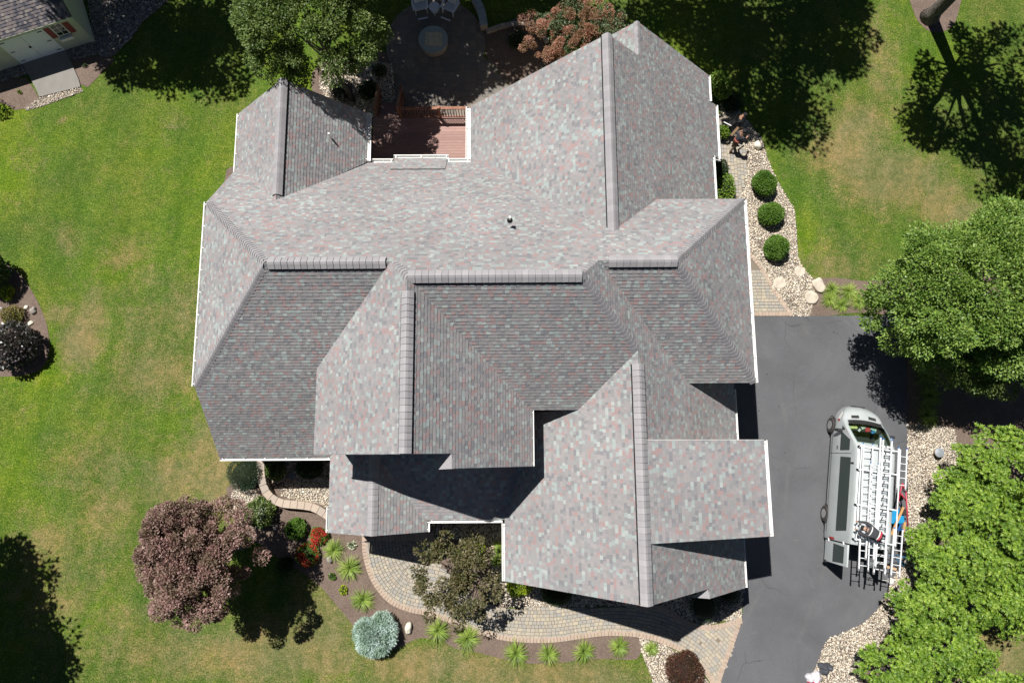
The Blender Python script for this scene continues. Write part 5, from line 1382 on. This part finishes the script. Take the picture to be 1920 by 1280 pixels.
def vanmesh():
    m = MB(); n = len(sec(0)); W = 2 * n - 1
    for s in SS:
        p = sec(s)
        row = [(-x, s, z) for x, z in p] + [(x, s, z) for x, z in p[::-1][1:]]
        m.v += [(x, bend(x, q), z) for x, q, z in row]
    for i in range(len(SS) - 1):
        for k in range(W - 1):
            sm = (SS[i] + SS[i+1]) / 2
            if 4.42 <= sm <= 5.30 and 11 <= k <= W - 13: continue     # windscreen opening
            m.f.append((i*W+k, i*W+k+1, (i+1)*W+k+1, (i+1)*W+k)); m.m.append(0)
    m.f.append(tuple((len(SS)-1)*W + k for k in range(W))); m.m.append(0)
    m.f.append(tuple(i*W for i in range(len(SS)))); m.m.append(1); m.f[-1] = m.f[-1] + tuple((i*W + W-1) for i in reversed(range(len(SS)))); 
    return m
vb = vanmesh(); body = vb.build('body', [silver, blackp], van, auto=38)
def side_patch(name, s0, s1, z0, z1, mat, sd, d=.008, n=10, mz=4, par=None, taper=(0, 0), th=True):
    m = MB(); rows = []
    for j in range(mz + 1):
        z = z0 + (z1 - z0) * j / mz; a = s0 + taper[0] * j / mz; b = s1 + taper[1] * j / mz
        for i in range(n + 1):
            s = a + (b - a) * i / n; m.v.append((sd * (wid(s, z) + d), bend(wid(s, z), s), z))
    for j in range(mz):
        for i in range(n): m.f.append((j*(n+1)+i, j*(n+1)+i+1, (j+1)*(n+1)+i+1, (j+1)*(n+1)+i)); m.m.append(0)
    return m.build(name, mat, par or van, smooth=True)
for sd in (-1, 1):
    side_patch('side_window', .42, 3.72, 1.48, 2.28, vglass, sd, taper=(.1, -.02))
    side_patch('door_window', 4.0, 4.92, 1.40, 2.15, vglass, sd, taper=(.02, -.42))
    side_patch('quarter_window', 4.98, 5.22, 1.42, 1.68, vglass, sd, taper=(0, -.18), n=4)
    for s in (3.86, 5.0, 2.35 if sd > 0 else 3.87): side_patch('door_seam', s, s + .014, .5, 2.3 if s < 4.5 else 1.38, blackp, sd, .004, 1, 8)
    side_patch('trim_strip', .3, 5.3, .62, .66, blackp, sd, .012, 20, 1); side_patch('sill', .3, 5.0, .30, .40, blackp, sd, .01, 20, 1)
    for z in (1.25, 2.3): side_patch('crease', .3, 3.8, z, z + .012, silver, sd, .012, 16, 1)
    m = MB(); m.box((sd*1.035 - .02, 4.05, 1.18), (sd*1.035 + .02, 4.22, 1.22)); m.build('door_handle', blackp, van, bevel=.008)
    m = MB(); m.bar((sd*.98, 4.95, 1.42), (sd*1.2, 4.88, 1.5), .06, .05); m.box((sd*1.18 - .11, 4.84, 1.36), (sd*1.18 + .11, 4.96, 1.72)); m.build('mirror', blackp, van, bevel=.02)
    side_patch('headlight', 5.62, 6.02, .88, 1.12, whl, sd, .01, 6, 2, taper=(-.05, -.12)); side_patch('indicator', 5.50, 5.62, .90, 1.08, redl, sd, .012, 3, 2)
    side_patch('tail_lamp', .02, .12, 1.0, 1.4, redl, sd, .012, 2, 3)
    for s in (1.08, 5.19):
        m = MB(); R = [[0, 0, 1], [0, 1, 0], [-1, 0, 0]]
        m.lathe([(.20, -.12), (.33, -.12), (.375, -.08), (.375, .08), (.34, .12), (.21, .125), (.20, .09)], (sd*.95, s, .36), 28, R=R)
        wh = m.build('wheel', rubber, van, smooth=False, auto=40)
        m = MB(); d = sd * 1.0
        m.lathe([(.02, -.02 * d), (.20, -.02*d), (.205, .05*d)] if sd > 0 else [(.205, .05*d), (.20, -.02*d), (.02, -.02*d)], (sd*1.03, s, .36), 24, R=R)
        for k in range(6):
            a = k * math.pi / 3; m.tube([(sd*1.03, s, .36), (sd*1.05, s + .17*_c(a), .36 + .17*_s(a))], [.035, .03], 6)
        m.build('rim', rimm, wh)
        m = MB(); q = [(sd*1.005, s + .43*_c(a), .36 + .43*_s(a)) for a in np.linspace(-.1, math.pi + .1, 16)]; m.tube(q, .022, 6); m.build('wheel_arch', blackp, van, smooth=True)
# windscreen, cabin things
m = MB(); k = 11
rows = [4.38, 4.5, 4.62, 4.75, 4.9, 5.05, 5.2, 5.31]
for s in rows:
    zt = ztop(s); w = wid(s, zt - .07) - .10
    for i in range(k): 
        x = -w + 2*w*i/(k-1); m.v.append((x, bend(x, s), zt + .012 + .02*(1 - (x/w)**2)))
for j in range(len(rows)-1):
    for i in range(k-1): m.f.append((j*k+i, j*k+i+1, (j+1)*k+i+1, (j+1)*k+i)); m.m.append(0)
wg = NT('windscreen', .03, .6); tr_ = wg.n('ShaderNodeBsdfTransparent'); tr_.inputs[0].default_value = (.72,.82,.78,1)
mx = wg.n('ShaderNodeMixShader'); fr_ = wg.n('ShaderNodeFresnel'); gl = wg.n('ShaderNodeBsdfGlossy'); gl.inputs['Roughness'].default_value = .03
wg.l(fr_.outputs[0], mx.inputs[0]); wg.l(tr_.outputs[0], mx.inputs[1]); wg.l(gl.outputs[0], mx.inputs[2]); wg.l(mx.outputs[0], wg.out.inputs[0])
m.build('windscreen', wg.mat, van, smooth=True)
m = MB(); m.box((-.9, 3.0, .5), (.9, 5.5, .75)); m.box((-.92, 3.4, .7), (.92, 3.5, 2.5)); m.box((-.85, 4.98, .8), (.85, 5.45, 1.32)); m.build('cabin', blackp, van, bevel=.04)
for x in (-.45, .45):
    m = MB(); m.box((x-.26, 3.95, .75), (x+.26, 4.45, 1.05)); m.box((x-.25, 3.78, 1.0), (x+.25, 3.95, 1.8)); m.build('seat', plain('seat_grey', (.07,.075,.08), .8), van, bevel=.06)
m = MB(); m.tube([(-.45 + .19*_c(a), 4.78 + .07*_s(a), 1.3 + .17*_s(a)) for a in np.linspace(0, 2*math.pi, 20)], .016, 6); m.build('steering_wheel', blackp, van)
def flat(name, x, s, w, l, rz, c, z=1.33):
    m = MB(); R = Matrix.Rotation(rz, 3, 'Z'); m.box((-w/2, -l/2, 0), (w/2, l/2, .03), R=[list(r) for r in R], o=(x, s, z)); m.build(name, plain(name, c, .6, var=.2), van, bevel=.01)
flat('vest', -.46, 5.2, .40, .27, .1, (.55, .58, .22)); flat('papers', .02, 5.22, .22, .2, .5, (.55, .6, .5)); flat('red_folder', .22, 5.12, .22, .2, .2, (.45, .04, .05)); flat('papers', .5, 5.2, .28, .2, -.3, (.4, .55, .48)); flat('blue_pouch', .48, 5.04, .2, .12, .5, (.04, .2, .4), 1.34); flat('papers', -.15, 5.04, .14, .1, .9, (.6, .62, .6))
for x in (-.40, .38): 
    m = MB(); s0, s1 = 5.58, 5.72
    z0, z1 = ztop(s0) + .03, ztop(s1) + .03
    m.add([(x-.18, bend(x-.18,s0), z0+.006), (x+.18, bend(x+.18,s0), z0+.006), (x+.17, bend(x+.17,s1), z1+.006), (x-.17, bend(x-.17,s1), z1+.006)], [(0,1,2,3)]); m.build('hood_vent', blackp, van)
m = MB(); m.box((-.30, 6.12, .62), (.30, 6.19, .86)); m.box((-.36, 6.02, .36), (.36, 6.16, .5)); m.build('grille', blackp, van, bevel=.03)
m = MB(); m.bar((-.7, 5.36, 1.62), (.1, 5.42, 1.58), .02, .02); m.bar((.05, 5.36, 1.62), (.75, 5.42, 1.58), .02, .02); m.build('wiper', blackp, van)
m = MB(); kk = 13
for s in (5.30, 5.40, 5.50):
    zt = ztop(s); w = wid(s, zt - .07) - .16
    for i in range(kk):
        x = -w + 2*w*i/(kk-1); m.v.append((x, bend(x, s), zt + .016 + .022*(1 - (x/w)**2)))
for j in range(2):
    for i in range(kk-1): m.f.append((j*kk+i, j*kk+i+1, (j+1)*kk+i+1, (j+1)*kk+i)); m.m.append(0)
m.build('cowl', blackp, van, smooth=True)
# rear opening and the two swung doors
m = MB(); m.box((-.84, -.012, .5), (.84, .04, 2.45)); m.build('cargo_shade_panel', M['dark'], van)  # flat dark panel standing in for the shade inside the cargo space
m = MB(); m.box((-.95, -.16, .42), (.95, .0, .56)); m.build('rear_bumper', blackp, van, bevel=.02)
for sd in (-1, 1):
    # a door leaf standing straight back from the corner, leaning in at the top like the side
    prof = [(.55, .99), (.9, 1.01), (1.3, .99), (2.0, .93), (2.4, .86)]
    m = MB(); y0, y1 = -.06, -1.0
    for z, x in prof:
        for yy in (y0, y1): m.v += [(sd*x, yy, z), (sd*(x - .07), yy, z)]
    for i in range(len(prof)-1):
        a = 4*i; b_ = 4*(i+1)
        m.f += [(a, a+2, b_+2, b_), (a+1, b_+1, b_+3, a+3), (a, b_, b_+1, a+1), (a+2, a+3, b_+3, b_+2)]; m.m += [0]*4
    e = 4*(len(prof)-1); m.f += [(0,1,3,2), (e, e+2, e+3, e+1)]; m.m += [0]*2
    dd = m.build('rear_door', silver, van, bevel=.012, auto=35)
    if True:
        m = MB(); P = [(sd*.996, -.14, 1.36), (sd*.996, -.93, 1.36), (sd*.917, -.88, 2.2), (sd*.917, -.18, 2.2)]; m.poly(P)
        Q = [(x - sd*.095, y, z) for x, y, z in P]; m.poly(Q[::-1]); m.build('door_window', vglass, dd)
    for z in (.9, 2.1): m = MB(); m.bar((sd*wid(0, z), .04, z), (sd*(wid(0, z)-.02), -.1, z), .05, .05); m.build('hinge', alu, dd)
    m = MB(); m.box((sd*1.0 - .03, -1.05, .56), (sd*1.0 + .03, -.95, .8)); m.build('step_pad', blackp, dd)
# rack
rk = empty('roof_rack', VO, 'aluminium cross bar rack under the ladders on the van roof', 'rack', rz=vr)
for s in (.25, 1.7, 3.2, 4.2):
    m = MB(); m.box((-.84, s - .025, 2.86), (.9, s + .025, 2.91)); m.build('cross_bar', alu, rk)
    for x in (-.84, .84): m = MB(); m.box((x - .02, s - .03, 2.70), (x + .02, s + .03, 2.86)); m.build('foot', blackp, rk)
for x in (-.8, .88): m = MB(); m.box((x - .018, .2, 2.915), (x + .018, 4.3, 2.95)); m.build('side_rail', alu, rk)
bluec = plain('blue_cap', (.02, .16, .45), .5)
def ladder(label, a, b, w, z, n2=None, side=None, rail=.075, brackets=True, cat='ladder'):
    """a, b: picture points of the left rail ends (rear first); w width in metres"""
    A = G(*a, z); B = G(*b, z); d = B - A; L = np.linalg.norm(d); d /= L; s = np.array([d[1], -d[0], 0]); b0 = A.copy()
    root = empty('ladder', b0, label, cat, 'aluminium ladders on the van roof')
    for x in (0, w):
        m = MB(b0); p = A + s * x; m.bar(p + (0,0,rail/2), p + d*L + (0,0,rail/2), .028, rail)
        m.bar(p + s*(.012 if x == 0 else -.012) + (0,0,rail-.004), p + s*(.012 if x == 0 else -.012) + d*L + (0,0,rail-.004), .034, .006)
        r_ = m.build('rail', alu, root)
        m = MB(b0); m.bar(p + d*(L-.002) + (0,0,rail/2), p + d*(L+.05) + (0,0,rail/2), .036, rail*1.1); m.build('end_cap', bluec, r_)
        m = MB(b0); m.bar(p + d*-.06 + (0,0,rail/2), p + d*.03 + (0,0,rail/2), .045, rail*1.15); m.build('foot_pad', rimm, r_)
    k = int(L / .305)
    for i in range(k):
        t = .16 + i * .305
        if t > L - .1: break
        m = MB(b0); m.tube([A + d*t + s*.01 + (0,0,rail/2), A + d*t + s*(w-.01) + (0,0,rail/2)], .017, 6); ru = m.build('rung', alu, root)
        if brackets:
            m = MB(b0); m.bar(A + d*(t-.03) + s*(w*brackets) + (0,0,rail/2+.03), A + d*(t+.05) + s*(w*brackets) + (0,0,rail/2+.03), .03, .03); m.build('bracket', blackp, ru)
    return root
ladder('silver ladder lying along the left side of the van roof', (1609,1066), (1618,832), .40, 2.95, brackets=.86)
ladder('narrow silver ladder stacked on top of the leftmost ladder of the van', (1622,1046), (1632,868), .33, 3.06, brackets=.1)
ladder('longest silver ladder, reaching farthest over the windscreen of the van', (1637,1073), (1650,820), .47, 2.95, brackets=.5)
ladder('narrower sliding ladder nested on the longest ladder of the van roof', (1640,1062), (1655,824), .38, 3.05, brackets=.35)
ladder('short silver ladder hanging over the right edge of the van roof beside the gravel', (1681,915), (1684,840), .36, 2.85, brackets=False)
ladder('short silver ladder end sticking out behind the rear of the van at its right', (1669,1078), (1676,990), .36, 2.8, brackets=False)
# cart with tank and planks at the right side of the van
cz = 1.3
cb = G(1688, 950, 0); cart = empty('hand_cart', cb, 'red two wheeled cart frame with a blue tank beside the right side of the van', 'cart')
redp = plain('cart_red', (.42, .035, .06), .4)
def V3(px, py, z): return G(px, py, z)
for a, b2 in (((1692,905,1.35), (1679,962,.7)), ((1699,922,1.3), (1703,1000,.6)), ((1692,905,1.35), (1699,922,1.3)), ((1690,925,1.15), (1700,940,1.0)), ((1679,962,.7), (1703,965,.62))):
    m = MB(cb); m.tube([V3(*a), V3(*b2)], .033, 8); m.build('frame_bar', redp, cart, smooth=True)
for px, py, z, r in ((1697,916,1.15,.17), (1693,958,.9,.18)):
    c = V3(px, py, z); th_ = .5; R = np.array([[_c(th_), 0, _s(th_)], [0, 1, 0], [-_s(th_), 0, _c(th_)]])
    m = MB(cb); m.lathe([(.10, -.05), (r-.02, -.05), (r, -.02), (r, .02), (r-.02, .05), (.10, .05)], c, 22, R=R); w_ = m.build('wheel', rubber, cart, auto=40)
    m = MB(cb); m.lathe([(.01, -.035), (.105, -.035), (.105, .035), (.03, .04)], c, 16, R=R); m.build('rim', rimm, w_)
m = MB(cb); c = V3(1682, 968, .75); m.box((c[0]-.34, c[1]-.32, .35), (c[0]+.30, c[1]+.32, .85)); m.build('tank', plain('tank_blue', (.015, .24, .48), .4), cart, bevel=.07, seg=4)
m = MB(cb); c = V3(1684, 992, .8); m.tube([c + (-.3, 0, 0), c + (.45, -.05, 0)], .03, 8); m.tube([c + (.1, .25, .1), c + (0, -.05, 0)], .05, 8); m.build('pump', plain('pump_blue', (.02, .1, .3), .4), cart)
for k, (a, b2, lab) in enumerate((((1694,950,1.4), (1671,1002,1.15), 'orange wood plank lying slanted across the blue tank'), ((1697,978,1.1), (1691,1016,1.0), 'orange wood plank beside the rear right corner of the van'))):
    p0 = V3(*a); m = MB(p0); m.bar(p0, V3(*b2), .1, .04); o = m.build('plank', plain('plank_orange', (.50, .28, .12), .7), None); o.location = tuple(p0); tag(o, lab, 'plank')
p0 = V3(1664, 1066, 2.6); m = MB(p0); m.bar(V3(1663, 1062, 2.62), V3(1681, 1067, 2.62), .1, .03); o = m.build('plank', plain('plank_tan', (.45, .30, .18), .7)); o.location = tuple(p0); tag(o, 'short tan board under the ladder ends behind the van', 'plank')
b = V3(1690, 1045, 1.1); m = MB(b)
for q in range(9): 
    a = rng.uniform(-.4, .4, 2); m.tube([V3(1668+q*2, 1040, 1.6) , b + np.array([a[0], a[1], .1]), V3(1686+q, 1060, .2) + np.array([*rng.uniform(-.1,.1,2), 0])], .012, 5)
o = m.build('rope', plain('rope_blue', (.06, .22, .40), .7)); o.location = tuple(b); tag(o, 'tangled light blue rope hanging off the right rear ladder ends', 'rope')
b = G(1668, 1088, 0); m = MB(b); m.lathe([(.02, .01), (.13, .01), (.15, .04), (.15, .12), (.11, .14), (.05, .13)], (b[0], b[1], 0), 16); m.tube([b + (-.12, 0, .03), b + (-.3, .05, .03), b + (-.38, 0, .03)], .03, 6)
o = m.build('tape_roll', plain('tape_grey', (.55, .54, .52), .5)); o.location = tuple(b); tag(o, 'small pale coil lying on the driveway below the ladder ends', 'coil')
# sack and red striped bag at the bottom edge of the drive
def cloth(name, label, cat, px, py, rx, ry_, h, mats, seed, fn=None, sub=4):
    b = G(px, py, 0); rr = np.random.default_rng(seed); ph = rr.uniform(0, 6, 8)
    bm = bmesh.new(); bmesh.ops.create_icosphere(bm, subdivisions=sub, radius=1)
    for v in bm.verts:
        c = v.co.copy(); a = math.atan2(c.y, c.x)
        k = 1 + .16*math.sin(3*a+ph[0]) + .09*math.sin(5*a+ph[1]) + .07*math.sin(9*c.x+ph[2])*math.cos(8*c.y+ph[3]) + .04*math.sin(17*a + 6*c.z + ph[4])
        v.co = (c.x*rx*k, c.y*ry_*k, max(0, c.z*h*k*(1+.25*math.sin(6*c.x+ph[5])) + .25*h))
    if fn:
        for f in bm.faces: f.material_index = fn(f.calc_center_median())
    me = bpy.data.meshes.new(name); bm.to_mesh(me); bm.free()
    o = link(name, me, None, mats, True); o.location = tuple(b); return tag(o, label, cat)
cloth('sack', 'dark grey crumpled sack on the gravel at the bottom of the drive', 'sack', 1545, 1251, .30, .27, .28, [plain('sack_grey', (.06, .065, .08), .6, var=.4, scale=9)], 3)
cloth('bag', 'white plastic bag with red printed corners lying at the bottom edge of the drive', 'bag', 1525, 1270, .36, .30, .24, [plain('bag_white', (.60, .58, .62), .4, var=.1), plain('bag_red', (.62, .04, .09), .4)], 9, lambda c: 1 if (c.y < -.10 and abs(c.x) > .05 and c.x < .22) else 0)

# ------------------------------------------------------------------ people
skin = plain('skin', (.42, .24, .16), .55, var=.06)
def person(label, base, rz, J, shirt, pants, shoe, hat, grip=.7, bulk=1.0, belt=None, rolled=True, extra=None, hatname='cap'):
    """J: joints in local metres (x right, y forward, z up)"""
    root = empty('person', base, label, 'person', rz=rz)
    V_, E_, R_, K_ = [], [], [], []
    def add(p, r, kind, par):
        V_.append(p); R_.append(r); K_.append(kind)
        if par is not None: E_.append((par, len(V_)-1))
        return len(V_)-1
    J = {k: np.array(v, float) for k, v in J.items()}
    pel = add(J['pelvis'], (.150, .12), 'p', None)
    sp = add(J['pelvis']*.5 + J['chest']*.5, (.135, .105), 's', pel)
    ch = add(J['chest'], (.165, .12), 's', sp)
    nk = add(J['neck'], (.062, .062), 's' if bulk > 1 else 'k', ch)
    hd = J['head']; ud_ = unit(hd - J['neck'])
    h1 = add(hd - ud_*.05, (.075, .085), 'k', nk); h2 = add(hd + ud_*.04, (.085, .095), 'k', h1); h3 = add(hd + ud_*.10, (.055, .06), 'k', h2)
    face = J.get('face', np.array([0, 1., 0])); face = unit(face - ud_ * (face @ ud_))
    add(hd + face*.105 - ud_*.01, (.014, .014), 'k', h1)                     # nose
    add(hd + face*.085 - ud_*.085, (.03, .03), 'k', h1)                     # chin
    rt_ = np.cross(face, ud_)
    for s in (-1, 1): add(hd + rt_*s*.092 - ud_*.01, (.014, .022), 'k', h1)   # ears
    for s, sn in ((-1, 'L'), (1, 'R')):
        sh_ = add(J['sh'+sn], (.068, .07), 's', ch)
        tk = 1.0 if rolled else 1.35
        md = add(J['sh'+sn]*.5 + J['el'+sn]*.5, (.054*tk, .054*tk), 's', sh_)
        el = add(J['el'+sn], (.044*tk, .044*tk), 'k' if rolled else 's', md)
        wr = add(J['wr'+sn], (.028, .033), 'k' if rolled else 's', el)
        f = unit(J['wr'+sn] - J['el'+sn]); pn = np.cross(f, [0, 0, 1.]); pn = unit(pn) if np.linalg.norm(pn) > .1 else np.array([1., 0, 0])
        pal = add(J['wr'+sn] + f*.06, (.024, .04), 'k', wr)
        pu = np.cross(pn, f)
        for q, (o_f, lg) in enumerate(((-.030, .068), (-.010, .078), (.011, .074), (.031, .058))):
            k0 = add(J['wr'+sn] + f*.092 + pn*o_f, (.0105, .0105), 'k', pal)
            k1 = add(J['wr'+sn] + f*(.092 + lg*.55) + pn*o_f*1.1 - pu*.012*grip, (.0095, .0095), 'k', k0)
            add(J['wr'+sn] + f*(.092 + lg*(1-.35*grip)) + pn*o_f*1.1 - pu*.045*grip, (.0085, .0085), 'k', k1)
        t0 = add(J['wr'+sn] + f*.045 - pn*s*.045 - pu*.012, (.012, .012), 'k', pal); add(J['wr'+sn] + f*.085 - pn*s*.06 - pu*.03, (.010, .010), 'k', t0)
        hp = add(J['hip'+sn], (.098, .098), 'p', pel)
        th = add(J['hip'+sn]*.5 + J['kn'+sn]*.5, (.083, .083), 'p', hp)
        kn = add(J['kn'+sn], (.062, .064), 'p', th)
        cf = add(J['kn'+sn]*.65 + J['an'+sn]*.35, (.062, .060), 'p', kn)
        an = add(J['an'+sn], (.045, .048), 'p', cf)
        toe = J.get('toe'+sn, J['an'+sn] + np.array([0, .17, -.05])); hl = J['an'+sn]*1.0 + (J['an'+sn] - toe)*.25 + np.array([0, 0, -.03])
        he = add(hl, (.04, .035), 'b', an); mdf = add(J['an'+sn]*.4 + toe*.6, (.045, .035), 'b', an); add(toe, (.038, .028), 'b', mdf)
    R_ = [(a*bulk, b*bulk) if k in 'sp' else (a, b) for (a, b), k in zip(R_, K_)]
    me = bpy.data.meshes.new('body'); me.from_pydata([tuple(p) for p in V_], E_, [])
    tmp = bpy.data.objects.new('tmp', me); COL.objects.link(tmp)
    sk = tmp.modifiers.new('s', 'SKIN'); sk.use_smooth_shade = True
    for i, d_ in enumerate(me.skin_vertices[0].data): d_.radius = R_[i]; d_.use_root = (i == 0)
    su = tmp.modifiers.new('u', 'SUBSURF'); su.levels = 2; su.render_levels = 2
    dg = bpy.context.evaluated_depsgraph_get(); dg.update()
    me2 = bpy.data.meshes.new_from_object(tmp.evaluated_get(dg)); bpy.data.objects.remove(tmp)
    me2.name = 'body'
    me2.materials.clear()
    for m_ in (skin, shirt, pants, shoe): me2.materials.append(m_)
    # dress: nearest bone decides
    A_ = np.array([V_[a] for a, b in E_]); B_ = np.array([V_[b] for a, b in E_]); kk = [K_[b] for a, b in E_]
    for i, (a, b) in enumerate(E_):
        if K_[a] == 's' and K_[b] == 'k' : kk[i] = 's' if b in (nk,) else 'sk'
        if K_[a] == 'p' and K_[b] == 's': kk[i] = 's'
    cen = np.array([p.center[:] for p in me2.polygons]); idx = []
    AB = B_ - A_; L2 = (AB**2).sum(1)
    for c in cen:
        t = np.clip(((c - A_) * AB).sum(1) / L2, 0, 1); dd_ = np.linalg.norm(A_ + AB*t[:, None] - c, axis=1); j = int(dd_.argmin()); k_ = kk[j]
        if k_ == 'sk': k_ = 's' if t[j] < .75 else 'k'
        if k_ == 's' and E_[j] == (ch, nk) and t[j] > (.6 if bulk == 1 else .97): k_ = 'k'
        idx.append({'k': 0, 's': 1, 'p': 2, 'b': 3}[k_])
    me2.polygons.foreach_set('material_index', idx)
    me2.polygons.foreach_set('use_smooth', np.ones(len(me2.polygons), dtype=bool))
    bo = bpy.data.objects.new('body', me2); COL.objects.link(bo); bo.parent = root
    # eyes and mouth, cap or hair
    m = MB()
    for s in (-1, 1): m.lathe([(.001, -.008), (.012, -.003), (.012, .003), (.001, .008)], hd + face*.088 + rt_*s*.033 + ud_*.01, 8)
    m.build('eyes', M['dark'], root)
    m = MB(); m.bar(hd + face*.09 - rt_*.025 - ud_*.05, hd + face*.09 + rt_*.025 - ud_*.05, .01, .008); m.build('mouth', plain('lip', (.3, .1, .09), .6), root)
    Rm = np.stack([rt_, face, ud_], 1)
    m = MB(); m.lathe([(.108, .015), (.115, .04), (.108, .09), (.08, .125), (.03, .142), (.003, .145)], hd, 16, R=Rm)
    if hatname == 'cap': m.add([hd + Rm @ np.array(p) for p in ((-.08, .07, .03), (.08, .07, .03), (.06, .18, .02), (-.06, .18, .02), (-.08, .07, .042), (.08, .07, .042), (.06, .18, .03), (-.06, .18, .03))], [(0,3,2,1), (4,5,6,7), (0,1,5,4), (1,2,6,5), (2,3,7,6), (3,0,4,7)])
    m.build(hatname, hat, root, smooth=True)
    if extra: extra(root, J)
    return root
cl_black = plain('cloth_black', (.018, .018, .022), .9, var=.3); cl_grey = plain('cloth_charcoal', (.075, .078, .095), .9, var=.2); cl_khaki = plain('cloth_khaki', (.13, .085, .05), .9, var=.2); cl_shoe = plain('boot_tan', (.22, .13, .07), .8); cl_white = plain('cloth_white', (.7, .7, .68), .8); cl_darkgrey = plain('cloth_darkgrey', (.05, .05, .058), .9)
# worker 2: mid stride, arms low
def stand(lean=.0, fwd=.12, armf=.25, st=.22):
    z = .92
    return dict(pelvis=(0, 0, z), chest=(0, lean, z+.40), neck=(0, lean*1.25, z+.58), head=(0, lean*1.5+.03, z+.72), face=(0, 1, -.25),
        shL=(-.19, lean*1.05, z+.47), shR=(.19, lean*1.05, z+.47), elL=(-.26, lean+armf*.5, z+.20), elR=(.27, lean+armf*.4, z+.20), wrL=(-.2, lean+armf*1.5, z+.12), wrR=(.22, lean+armf*1.45, z+.10),
        hipL=(-.09, 0, z-.06), hipR=(.09, 0, z-.06), knL=(-.10, st*.75, z-.46), knR=(.11, -st*.25, z-.46), anL=(-.10, st, .09), anR=(.12, -st, .12))
b2_ = G(1370, 279, 0)
def belt(root, J):
    m = MB(); c = J['pelvis'] + np.array([0, 0, .09]); m.lathe([(.165, -.03), (.17, 0), (.165, .03)], c, 18); m.v = [(x, c[1] + (y - c[1])*.82, z) for x, y, z in m.v]; m.build('tool_belt', plain('belt_red', (.3, .07, .05), .7), root)
person('worker in charcoal shirt and brown trousers standing on the side path', b2_, math.radians(-50), stand(.1), cl_grey, cl_khaki, cl_shoe, cl_black, extra=belt)
b1_ = G(1360, 249, 0)
J1 = stand(.28, armf=.3); J1['wrL'] = (-.24, .62, .72); J1['wrR'] = (.26, .60, .70); J1['elL'] = (-.27, .38, 1.0); J1['elR'] = (.28, .36, 1.0)
person('worker all in black leaning over a brown board near the side wall', b1_, math.radians(-75+0), J1, cl_black, cl_darkgrey, cl_black, cl_black, rolled=True)
p0 = G(1383, 240, 1.0); m = MB(p0); m.bar(G(1384, 239, 1.15), G(1371, 254, .75), .12, .04); o = m.build('board', plain('board_brown', (.30, .20, .12), .8)); o.location = tuple(p0); tag(o, 'brown board held slanting between the two workers on the side path', 'board')
p0 = G(1358, 229, 1.0); m = MB(p0); m.tube([G(1357, 229, 1.0), G(1371, 236, 1.0)], .028, 8); o = m.build('pipe', M['white']); o.location = tuple(p0); tag(o, 'short white pipe in front of the worker in black', 'pipe')
# worker kneeling on the ladders, bent over towards the left roof edge
zb = 3.16
bb = G(1640, 1003, zb); bb[2] = zb
J3 = dict(pelvis=(0, 0, .42), chest=(0, .42, .50), neck=(0, .58, .47), head=(0, .70, .40), face=(0, .35, -1),
    shL=(-.19, .46, .50), shR=(.19, .46, .50), elL=(-.27, .60, .25), elR=(.27, .66, .30), wrL=(-.17, .76, .06), wrR=(.20, .86, .12),
    hipL=(-.10, -.02, .38), hipR=(.10, -.02, .38), knL=(-.16, .20, .07), knR=(.15, .16, .07), anL=(-.14, -.24, .07), anR=(.16, -.26, .07), toeL=(-.14, -.40, .03), toeR=(.16, -.42, .03))
def stripes(root, J):
    for y, c, w in ((.50, cl_white, .022), (.13, cl_white, .022), (.07, plain('stripe_red', (.4, .04, .06), .8), .05)):
        t = y / .42; zc = .42 + .08 * min(t, 1); m = MB()
        q = [( .212*_c(a)*(1.0 if y < .4 else 1.03), y, zc + .158*_s(a) - .004) for a in np.linspace(-.15, math.pi + .15, 16)]
        for i in range(15):
            a, b_ = np.array(q[i]), np.array(q[i+1]); m.add([a + (0, -w, 0), b_ + (0, -w, 0), b_ + (0, w, 0), a + (0, w, 0)], [(0,1,2,3)])
        m.build('jacket_stripe', c, root)
person('worker in striped black jacket kneeling on the van roof ladders', bb, math.radians(62), J3, cl_darkgrey, cl_black, cl_black, cl_black, bulk=1.25, rolled=False, extra=stripes)
